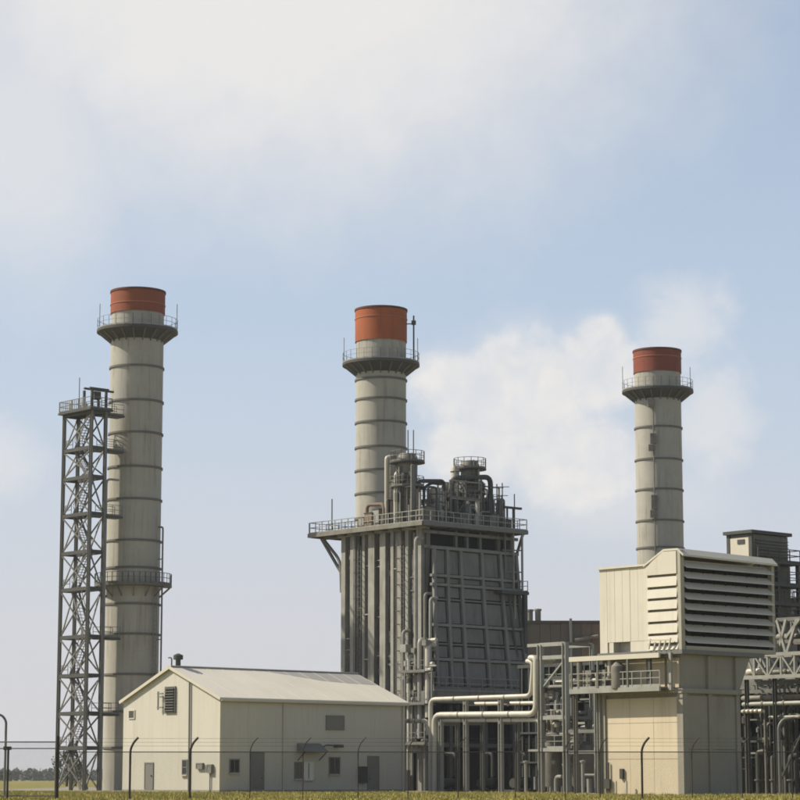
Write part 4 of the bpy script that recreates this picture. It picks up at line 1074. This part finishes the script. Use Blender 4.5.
# sloping hoods on the right hand face: eight
hz_ = [FF.sz(y) for y in (565, 575.5, 586, 596.5, 607, 618, 628.5, 640)]
pit = (hz_[0] - hz_[-1]) / 7
for k, z in enumerate(hz_):
    bb = MB(); dpt = .30
    zt_ = z + pit * .48; zb_ = z - pit * .17
    A = [(.36, .345, zt_), (.36, -dpt, zb_), (.36, -dpt, zb_ - .05), (.36, .345, zt_ - .14)]
    Bq = [(xr - .31, q[1], q[2]) for q in A]
    bb.add(A + Bq, [(0, 1, 2, 3), (7, 6, 5, 4), (1, 0, 4, 5), (2, 1, 5, 6), (3, 2, 6, 7), (0, 3, 7, 4)])
    hd = bb.build('weather_hood', 'filt', fh)
    for j in range(1, 4):
        x = .36 + (xr - .7) * j / 4; beam('hood_stay', (x, .3, zb_ - .3), (x, -dpt + .1, zb_ - .1), .03, 'void', hd)
for j in range(1, 8): beam('filter_mullion', (.36 + (xr - .7) * j / 8, .33, z2 + .1), (.36 + (xr - .7) * j / 8, .33, hz_[0]), .08, 'void', fh)
box('filter_screen', .36, xr - .31, .342, .349, z2 + .05, hz_[0], 'void', fh)
box('sill_beam', .345, xr - .31, -.15, .34, z2 + .003, z2 + .28, 'hood', fh)
# sloping roof cowl over the hoods
zq = FF.sz(562, xr, 0)
bb = MB(); bb.hexa([(-.1, -.35, ztp - .62), (xr + .05, -.35, zq - .55), (xr + .05, ym, zq - .1), (-.1, ym, FF.sz(566, 0, ym)), (-.1, -.35, ztp - .50), (xr + .05, -.35, zq - .42), (xr + .05, ym, zq + .25), (-.1, 1.4, ztp + .02)])
bb = MB()
Pz = [(-.35, ztp - .45), (.15, ztp), (1.5, ztp + .02), (2.6, ztp - .55), (ym + .05, FF.sz(566, 0, ym) + .05)]
vs = [(-.08, y, z) for y, z in Pz] + [(xr + .05, y, z - .12) for y, z in Pz] + [(-.08, y, z - .14) for y, z in Pz] + [(xr + .05, y, z - .26) for y, z in Pz]
n = 5; fs = []
for i in range(n - 1): fs += [(i, i + 1, n + i + 1, n + i), (2 * n + i, 3 * n + i, 3 * n + i + 1, 2 * n + i + 1), (i, 2 * n + i, 2 * n + i + 1, i + 1), (n + i, n + i + 1, 3 * n + i + 1, 3 * n + i)]
fs += [(0, n, 3 * n, 2 * n), (n - 1, 3 * n - 1, 4 * n - 1, 2 * n - 1)]
bb.add(vs, [q[::-1] for q in fs]); bb.build('roof_cowl', 'filt', fh)
# left end wall of the hood section: bright panels with slots
bb = MB(); Q = [(.36, z2), (ym - .3, z2)] + [(y, z - .15) for y, z in Pz[::-1] if .3 < y < ym] + [(.36, ztp - .15)]
vs = [(.30, y, z) for y, z in Q] + [(.349, y, z) for y, z in Q]; n = len(Q)
bb.add(vs, [tuple(range(n))[::-1], tuple(range(n, 2 * n))] + [(i, (i + 1) % n, n + (i + 1) % n, n + i) for i in range(n)]); bb.build('end_wall', 'hood', fh)
sl_y0, sl_y1 = FF.sy(678, 13), FF.sy(648, 13)
tops = [FF.sz(y) for y in (574, 586, 597.5, 609, 621, 633, 643)]
prev = ztp - .25
for k, z in enumerate(tops + [z2 - .0]):
    zlo = z + (.07 if k < 7 else .03)
    if k == 0:
        bb = MB(); q = [(sl_y0, zlo), (sl_y1, zlo), (sl_y1, FF.sz(568, 0, ym)), (2.5, ztp - .75), (1.5, ztp - .16), (sl_y0, ztp - .18)]
        vs = [(-.12, y, z_) for y, z_ in q] + [(.29, y, z_) for y, z_ in q]; n = 6
        bb.add(vs, [tuple(range(n))[::-1], tuple(range(n, 2 * n))] + [(i, (i + 1) % n, n + (i + 1) % n, n + i) for i in range(n)]); bb.build('end_panel', 'filt', fh)
    else:
        bb = MB(); z_t = prev - .02
        bb.hexa([(-.14, sl_y0, zlo), (.29, sl_y0, zlo), (.29, sl_y1, zlo), (-.14, sl_y1, zlo), (-.05, sl_y0, z_t), (.29, sl_y0, z_t), (.29, sl_y1, z_t), (-.05, sl_y1, z_t)])
        bb.build('end_panel', 'filt', fh)
    prev = z - .09
# small fittings at the foot of the end wall
bb = MB()
for k in range(5): bb.bar((-.35, FF.sy(652 + k * 5, z2), z2 + .1), (-.35, FF.sy(654 + k * 5, z2), z2 + random.uniform(.5, 1.0)), .09)
bb.bar((-.35, FF.sy(650, z2), z2 + .75), (-.35, FF.sy(674, z2), z2 + .7), .08); bb.build('drain_piping', 'pipe', fh)
# duct transition box on the left
zl0, zl1 = FF.sz(566, 0, ym + .1), FF.sz(574.5, 0, ye)
nb = 6
for k in range(nb):
    y0 = ym + .05 + (ye - ym - .05) * k / nb; y1 = ym + .05 + (ye - ym - .05) * (k + 1) / nb
    low = FF.sz(641, 0, ym + 1) if k < 5 else z2
    bb = MB(); x0 = .14 + random.uniform(0, .02)
    za_, zc_2 = zl0 - .0, zl0 - .0
    bb.box(x0, 3.6, y0 + .012, y1 - .012, low, zl0); bb.build('cladding_panel', 'filt', fh)
yd0, yd1 = FF.sy(629, z2 + .6), FF.sy(612, z2 + .6)
box('lower_wall', .16, 3.5, ym + .05, yd0, z2, FF.sz(641, 0, ym + 1) - .02, 'filt', fh)
box('recess_back', .9, 3.4, yd0, ye - .25, z2, FF.sz(641, 0, ym + 1) - .02, 'filt', fh)
box('recess_jamb', .16, .9, yd1, ye - .9, z2 + .002, FF.sz(641, 0, ym + 1) - .02, 'filt', fh)
box('transition_roof', .0, 3.7, ym + .03, ye + .1, zl0 + .003, zl0 + .14, 'filt', fh)
# front gallery on the left face
ga = thing('gallery', 'railed steel gallery hung on the left face of the filter house tower', 'gallery', FF.loc, TH)
gx = -1.15; zg0, zg1 = FF.sz(688, gx), FF.sz(654.5, gx)
yg0, yg1 = FF.sy(660, zg0, gx), FF.sy(570, zg0, gx)
for z, m in ((zg0, 'lsteel'), (zg1, 'trim')):
    beam('edge_beam', (gx, yg0, z), (gx, yg1, z), .18, m, ga, .34)
    beam('edge_beam', (-.4, yg0, z), (-.4, yg1, z), .18, 'steel', ga, .3)
box('deck', gx + .1, -.5, yg0, yg1, zg0 + .02, zg0 + .10, 'grate', ga)
box('roof_sheet', gx + .1, -.35, yg0, yg1, zg1 + .05, zg1 + .12, 'steel', ga)
railing([(gx, yg0, zg0 + .17), (gx, yg1, zg0 + .17)], 'lsteel', ga, 1.1, False, .9, .06)
for p in (656, 671): y = FF.sy(p, zg0, -.35); beam('post', (-.35 if p == 671 else gx + .2, y, zg0 if p == 656 else z1), (-.35 if p == 671 else gx + .2, y, zg1 + (.2 if p == 671 else 0)), .2, 'lsteel' if p == 671 else 'dsteel', ga)
for p in (572, 598, 628): y = FF.sy(p, zg0, gx); beam('post', (gx, y, zg0), (gx, y, zg1), .13, 'steel', ga)
yl_ = BW + .22; beam('support_column', (-.1, yl_, 0), (-.1, yl_, zg0), .30, 'lsteel', ga, sec='h')
yl_ = FF.sy(573, 4, gx); beam('support_column', (gx + .3, yl_, 0), (gx + .3, yl_, zg0), .24, 'steel', ga, sec='h')
pipe('pipe', [(-.8, FF.sy(571, zg0, -.8), zg0 + .8), (-.8, FF.sy(610, zg0, -.8), zg0 + .8), (-.8, FF.sy(610, zg0, -.8), zg1)], .16, 'pipe', ga)
pipe('pipe', [(-1.0, FF.sy(580, zg0, -1), zg0 + .2), (-1.0, FF.sy(580, zg0, -1), zg1 - .2)], .2, 'vessel', ga)
bb = MB(); y = FF.sy(618, zg0 + 1, -.9); bb.lathe([(.45, zg0 + .1), (.5, zg0 + .3), (.5, zg0 + 1.7), (.2, zg0 + 2.0), (.02, zg0 + 2.02)], 18, -.9, y); bb.build('small_tank', 'vessel', ga)
for p in (583, 590, 604):
    y = FF.sy(p, zg0 + 1, -.8); box('control_box', -1.0, -.6, y - .3, y + .3, zg0 + .3, zg0 + 1.5, 'vessel', ga)

# ================================================================== BUILDINGS BEHIND
FG = Frame(601, 296, z=12)
bg_ = thing('brown_plant_hall', 'low brown plant hall behind the frame tower', 'building', (ray_x(520, 296, 8), 296, 0), 0)
zt_ = ray_z(623.5, 296); L_ = ray_x(603, 296, 10) - ray_x(520, 296, 10)
for k in range(8):
    m = 'brown' if k < 6 else 'rust'; box('cladding_panel', L_ * k / 8 + .02, L_ * (k + 1) / 8 - .02, random.uniform(0, .04), .2, 0, zt_ - .02, m, bg_)
box('hall_core', .1, L_ + 10, .21, 18, 0, zt_ - .05, 'brown', bg_); box('roof_edge', -.2, L_ + 10.1, -.15, 18.1, zt_, zt_ + .35, 'casing', bg_)
for p in (572, ): x = ray_x(p, 295, 10) - ray_x(520, 296, 8); beam('downpipe', (x, -.3, 0), (x, -.3, zt_ + .6), .3, 'lsteel', bg_)
pipe('wall_pipe', [(ray_x(576, 295, 10) - ray_x(520, 296, 8), -.4, ray_z(640, 295)), (L_ * .95, -.4, ray_z(636, 295))], .25, 'vessel', bg_)
for i, (p, top, lab) in enumerate(((530.5, 609.5, 'left of two small vent pipes on the brown hall roof'), (538.5, 609, 'right of two small vent pipes on the brown hall roof'))):
    t = thing('vent_pipe', lab, 'vent pipe', (ray_x(p, 298, 14), 298, zt_ + .35), 0, 'vent pipes on the brown hall')
    h = ray_z(top, 298) - zt_ - .35; bb = MB(); bb.lathe([(.36, 0), (.36, h - .25), (.46, h - .22), (.46, h), (.3, h)], 18); bb.build('pipe', 'vessel', t); bb = MB(); bb.lathe([(.34, h - .3), (.02, h - .3)], 14); bb.build('throat', 'soot', t)

# second filter house at the right, behind the first
FS = Frame(752, 205, z=20)
s_ = thing('inlet_house', 'dark steel inlet house with a white end wall behind the filter house', 'filter house', FS.loc, TH)
zs1, zs0 = FS.sz(533), FS.sz(559); ye2 = FS.sy(727, 20); xe2 = FS.sx(789, 20)
box('house_core', .1, xe2, .1, ye2, zs0, zs1 - .05, 'duct', s_)
box('end_wall', 0, .099, .35, ye2 - .4, zs0 + .1, zs1 - .3, 'trim', s_)
box('wall_vent', -.06, -.001, FS.sy(745, 20), FS.sy(738, 20), FS.sz(543), FS.sz(538.5), 'dsteel', s_)
box('roof_slab', -.25, xe2 + .2, -.25, ye2 + .2, zs1, zs1 + .28, 'dsteel', s_)
for y in (.12, ye2 - .18): box('corner_post', -.04, .2, y - .16, y + .16, zs0, zs1, 'dsteel', s_)
for k in range(6): z = zs0 + .4 + (zs1 - zs0 - .9) * k / 5; beam('louvre_blade', (.5, .0, z), (xe2 - .2, .0, z), .3, 'duct', s_, .07)
box('lower_body', .3, xe2 + .5, .3, ye2, 0.02, zs0 - .35, 'duct', s_)
for i, py in enumerate((560.5, 583, 602, 620)):
    z = FS.sz(py); e = xe2 + (.5, 1.4, .7, 1.0)[i]; dk = box('platform', -.4, e, -1.0, ye2, z - .2, z, 'dsteel', s_)
    railing([(-.3, -.9, z), (e - .1, -.9, z), (e - .1, ye2 - .3, z)], 'dsteel', dk, 1.1, False, 1.3, .07)
for x in (.2, xe2 * .5, xe2 + .3): beam('column', (x, -.7, 0), (x, -.7, zs0 - .2), .3, 'dsteel', s_, sec='h')
for k in range(4):
    z0 = FS.sz((583, 602, 620, 650)[k]); rod('instrument_arm', (xe2 + .2, -.8, z0 + .8), (xe2 + 1.5, -.8, z0 + .9), .07, 'steel', s_)
# far right low structure
rb = thing('grey_side_hall', 'grey hall at the right edge behind the trussed pipe bridges', 'building', (ray_x(792, 240, 12), 240, 0), 0)
zz = ray_z(602, 240); box('hall_body', 0, 16, 0, 14, 0, zz, 'duct', rb); box('roof_edge', -.2, 16.2, -.2, 14.2, zz, zz + .35, 'casing', rb)
for k in range(8): box('cladding_panel', .05 + 2 * k, 1.95 + 2 * k, -.06, -.001, 0.1, zz - .1, 'brown', rb)

# ================================================================== TRUSSED PIPE BRIDGES at the right edge
FR = Frame(741, 186, z=8)
def truss(label, x, pxa, pxb, pyt, pyb, bays, m='lsteel', depth=1.8, lean=0):
    t = thing('truss_bridge', label, 'truss', FR.loc, TH, 'trussed pipe bridges at the right')
    zt_ = FR.sz(pyt, x, FR.sy(pxa, 8, x)); zb_ = FR.sz(pyb, x, FR.sy(pxa, 8, x)); y0, y1 = FR.sy(pxa, zt_, x), FR.sy(pxb, zt_, x)
    for d in (0, depth):
        beam('top_chord', (x + d, y0 - lean, zt_), (x + d, y1, zt_), .2, m, t, .28); beam('bottom_chord', (x + d, y0, zb_), (x + d, y1, zb_), .2, m, t, .28)
        for k in range(bays + 1):
            y = y0 + (y1 - y0) * k / bays
            if k: beam('post', (x + d, y, zb_), (x + d, y, zt_), .14, m, t)
            if k < bays:
                yn = y0 + (y1 - y0) * (k + 1) / bays; beam('diagonal', (x + d, y - (lean if k == 0 else 0), zt_ if k % 2 else zb_ if k else zt_), (x + d, yn, zb_ if k % 2 or k == 0 else zt_), .13, m, t)
        if lean: beam('end_diagonal', (x + d, y0, zb_), (x + d, y0 - lean, zt_), .2, m, t)
    for k in range(bays + 1):
        y = y0 + (y1 - y0) * k / bays
        beam('cross_beam', (x + .1, y - (lean if k == 0 else 0), zt_), (x + depth - .1, y - (lean if k == 0 else 0), zt_), .14, m, t); beam('cross_beam', (x + .1, y, zb_), (x + depth - .1, y, zb_), .14, m, t)
    return t, zt_, zb_, y0, y1
t1, zt1_, zb1_, y01, y11 = truss('lower pale trussed bridge ending beside the concrete tower', 0, 741, 850, 656, 678, 8, lean=.55)
t2, zt2_, zb2_, y02, y12 = truss('upper pale trussed bridge above the lower one at the right edge', 1.0, 777, 850, 620, 642, 5, 'steel')
t3, *_ = truss('dim trussed bridge running under the lower pale one', 1.6, 742, 850, 684, 692, 7, 'steel', 1.4)
for i, (x, pxa, py, r, m, lab) in enumerate(((.3, 742, 704.5, .17, 'lsteel', 'pale pipe just under the trussed bridges'), (.0, 741, 711.5, .15, 'pipe', 'short bright pipe below the trussed bridges beside the tower'), (.6, 768, 717.5, .13, 'lsteel', 'thin low pipe below the trussed bridges at the right edge'),
                                    (1.2, 742, 698.5, .2, 'vessel', 'grey pipe lying on the dim trussed bridge'), (.9, 748, 672, .25, 'pipe', 'pale pipe inside the lower trussed bridge'), (1.8, 779, 637, .25, 'vessel', 'grey pipe inside the upper trussed bridge'))):
    t = thing('pipeline', lab, 'pipe', FR.loc, TH, 'pipes on the trussed bridges'); y0 = FR.sy(pxa, 6, x); z = FR.sz(py, x, y0); ye_ = FR.sy(850 if i != 1 else 762, z, x)
    bb = MB(); bb.tube(bend([(x + .9, y0, z), (x, y0, z), (x, ye_, z)], .5), r, 12); bb.build('pipe_run', m, t)
    for k in range(1, 5): y = y0 + (ye_ - y0) * k / 5; b2 = MB(); b2.tube([(x, y - .08, z), (x, y + .08, z)], r * 1.3, 12); b2.build('flange', 'vessel', t)
# supports and undercroft
sp_ = thing('bridge_trestle', 'steel trestle posts holding up the trussed bridges', 'trestle', FR.loc, TH)
for p in (748, 776, 808, 835):
    for x in (.2, 2.0):
        y = FR.sy(p, 4, x); beam('post', (x, y, 0), (x, y, zb1_ - .14), .26, 'dsteel', sp_, sec='h')
        beam('upper_post', (x + .4, y, zt1_ + .14), (x + .4, y, zb2_ - .14), .2, 'steel', sp_, sec='h') if p > 760 else None
    y = FR.sy(p, 4, 1); beam('cross_beam', (.2, y, 4.2), (2.0, y, 4.2), .2, 'dsteel', sp_)
beam('brace', (.2, FR.sy(776, 4, .2), .5), (.2, FR.sy(808, 4, .2), 5.5), .12, 'dsteel', sp_)
# raking struts between the two bridges
for k, (pa, ya2, pb_, yb2) in enumerate(((777, 622, 786, 655), (786, 622, 778, 655), (797, 622, 787, 655), (786, 640, 800, 622))):
    za_ = FR.sz(ya2, .9); zb_ = FR.sz(yb2, .9); beam('raking_strut', (.9, FR.sy(pa, za_, .9), za_), (.9, FR.sy(pb_, zb_, .9), zb_), .2, 'lsteel', sp_)
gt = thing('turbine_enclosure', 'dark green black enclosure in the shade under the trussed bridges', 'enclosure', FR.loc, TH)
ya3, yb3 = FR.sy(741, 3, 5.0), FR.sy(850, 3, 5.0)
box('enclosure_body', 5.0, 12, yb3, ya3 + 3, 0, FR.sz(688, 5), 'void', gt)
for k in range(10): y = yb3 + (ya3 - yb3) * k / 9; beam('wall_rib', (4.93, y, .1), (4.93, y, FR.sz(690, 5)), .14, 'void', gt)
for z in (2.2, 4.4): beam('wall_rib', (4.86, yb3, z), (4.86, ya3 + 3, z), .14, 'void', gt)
for i, (p, top, r, lab) in enumerate(((757, 752, .16, 'thin standpipe left of the goose neck vent'), (763.5, 724, .10, 'taller thin pipe left of the goose neck vent'), (772, 756, .15, 'standpipe between tower and goose neck vent'), (790, 756, .18, 'standpipe right of the goose neck vent'), (768, 724, .1, 'thin pipe beside the taller thin one'))):
    x = (2.4, 3.4, 2.8, .6, 3.4)[i]; X_, Y_ = FR.w(x, FR.sy(p, 3, x)); t = thing('standpipe', lab, 'standpipe', (X_, Y_, 0), TH, 'standpipes under the trussed bridges'); h = ray_z(top, Y_)
    pipe('pipe', [(0, 0, 0), (0, 0, h), (.2, -.5, h + .05)], r, 'dsteel' if i % 2 else 'steel', t); bb = MB(); bb.lathe([(r, 1.0), (r * 1.8, 1.02), (r * 1.8, 1.12), (r, 1.14)], 12); bb.build('flange', 'steel', t)
random.seed(101)
yp = thing('shaded_pipework', 'dim tangle of pipes and valves in front of the dark enclosure at the right', 'pipework', FR.loc, TH)
for k in range(54):
    p = random.uniform(744, 812); x = random.uniform(2.3, 4.6); z = random.uniform(.8, 8.2); y = FR.sy(p, z, x); q = random.uniform(.05, .15); L = random.uniform(.8, 2.6)
    m = random.choice(['dsteel', 'steel', 'vessel', 'dsteel', 'steel'])
    if k % 4 == 0: rod('vertical_pipe', (x, y, 0), (x, y, z), q, m, yp)
    elif k % 4 == 1: pipe('bent_pipe', [(x, y, 0), (x, y, z), (x, y - L, z), (x, y - L, max(.1, z - 1.5))], q, m, yp, 8)
    elif k % 4 == 2: bb = MB(); bb.lathe([(.01, z - q * 3), (q * 2, z - q * 2), (q * 2, z + q * 2), (.01, z + q * 3)], 10, x, y); bb.build('valve_body', m, yp); rod('valve_stem', (x, y, 0), (x, y, z + q * 4), .05, 'steel', yp)
    else: beam('cross_beam', (x, y + L / 2, z), (x, y - L / 2, z), q * 1.4, m, yp)
X_, Y_ = FR.w(-1.2, FR.sy(779.5, 3, -1.2)); h = ray_z(726, Y_)
t = thing('goose_neck_vent', 'pale goose neck pipe standing in front of the dark enclosure', 'vent pipe', (X_, Y_, 0), 0)
pipe('pipe', [(0, 0, 0), (0, 0, h), (.35, 0, h + .5), (1.2, 0, h + .6)], .13, 'steel', t, 10, .5); bb = MB(); bb.lathe([(.13, .02), (.24, .03), (.24, .12), (.13, .14)], 14); bb.build('base_flange', 'steel', t)

# ================================================================== FENCE
FD = 131.0
post_px = [57, 130, 190, 250, 303, 358, 408, 458, 515, 565, 600, 642, 692, 742, 792, 842]
fz = ray_z(752, FD)
fe = thing('chain_link_fence', 'long chain link security fence with dark posts across the foreground', 'fence', (0, FD, 0), 0)
xs_ = [ray_x(p, FD, 1.5) for p in post_px]
def linkmesh(L, H):
    b_ = MB(); s = .11; t = .003; n = int((L + H) / s)
    for k in range(n):
        a = k * s
        for sg in (0, 1):
            x0, z0, x1, z1 = a - H, 0, a, H
            if x0 < 0: z0 += -x0; x0 = 0
            if x1 > L: z1 -= x1 - L; x1 = L
            if z1 - z0 < .02: continue
            if sg: x0, x1 = L - x0, L - x1
            dx_, dz_ = (x1 - x0), (z1 - z0); nn = math.hypot(dx_, dz_); ox, oz = -dz_ / nn * t, dx_ / nn * t
            b_.add([(x0 - ox, -.004 * sg, z0 - oz), (x0 + ox, -.004 * sg, z0 + oz), (x1 + ox, -.004 * sg, z1 + oz), (x1 - ox, -.004 * sg, z1 - oz)], [(0, 1, 2, 3)])
    return b_
big = {0, 1, 2, 11}
for i, x in enumerate(xs_):
    if i == 0: continue
    r = .062 if i in big else .03
    pipe('post', [(x, 0, -.1), (x, 0, fz + .12), (x + .16, 0, fz + .5), (x + .42, 0, fz + .78)], r, 'post', fe, 10, .25)
for i, (a, c) in enumerate(zip(xs_, xs_[1:])):
    rod('top_rail', (a, 0, fz), (c, 0, fz), .024, 'post', fe)
    lm = linkmesh(c - a, fz - .06).build('chain_link_mesh', 'wire', fe, Matrix.Translation((a, -.06, .04)))
    for k in (1, 2, 3): rod('barbed_wire', (a + .14 * k, 0, fz + .12 + .2 * k), (c + .14 * k, 0, fz + .12 + .2 * k), .006, 'wire', fe)
ge = thing('chain_link_gate', 'taller two railed chain link gate at the left edge of the frame', 'gate', (0, FD, 0), 0)
zg_a, zg_b = ray_z(742, FD), ray_z(748.5, FD); x0, x1 = ray_x(-60, FD, 2), xs_[0]
pipe('post', [(x1, 0, -.1), (x1, 0, ray_z(736, FD))], .11, 'post', ge, 12); pipe('post', [(x0, 0, -.1), (x0, 0, zg_a + .2)], .09, 'post', ge, 12); xm = ray_x(8, FD, 2); pipe('post', [(xm, 0, -.1), (xm, 0, zg_b + .1)], .06, 'post', ge, 12)
for z in (zg_a, zg_b, .25): rod('rail', (x0, 0, z), (x1, 0, z), .035 if z == zg_a else .028, 'steel', ge)
linkmesh(x1 - x0, zg_a - .1).build('chain_link_mesh', 'wire', ge, Matrix.Translation((x0, -.07, .06)))

# lamp post at the left edge
t = thing('lamp_post', 'thin curved lamp post at the far left edge', 'lamp post', (ray_x(5.5, 150, 3), 150, 0), 0)
h = ray_z(717, 150)
pipe('pole', [(0, 0, 0), (0, 0, h - .25), (-.25, 0, h + .1), (-.9, 0, h + .25)], .075, 'steel', t, 10, .5)
bb = MB(); bb.hexa([(-1.6, -.12, h + .2), (-.85, -.16, h + .18), (-.85, .16, h + .18), (-1.6, .12, h + .2), (-1.55, -.08, h + .32), (-.9, -.1, h + .34), (-.9, .1, h + .34), (-1.55, .08, h + .32)]); bb.build('lamp_head', 'steel', t)
box('control_box', -.1, .35, -.2, .2, ray_z(750, 150), ray_z(746.5, 150), 'dsteel', t)

# ================================================================== HAZE
hb = MB(); hb.box(-4050, 4050, -250, 9050, -1.0, 62)
hm = bpy.data.materials.new('haze'); hm.use_nodes = True; hm.node_tree.nodes.clear()
ho = hm.node_tree.nodes.new('ShaderNodeOutputMaterial'); hv = hm.node_tree.nodes.new('ShaderNodeVolumePrincipled')
hv.inputs['Color'].default_value = (0.92, 0.94, 0.97, 1); hv.inputs['Density'].default_value = 0.00012; hv.inputs['Anisotropy'].default_value = 0.3
hm.node_tree.links.new(hv.outputs[0], ho.inputs['Volume'])
tag(kind(hb.build('haze', hm), 'stuff'), 'pale morning haze over the whole plant', 'haze')

print('objects', len(bpy.data.objects), 'tris', sum(len(o.data.polygons) * 2 for o in bpy.data.objects if o.type == 'MESH'))
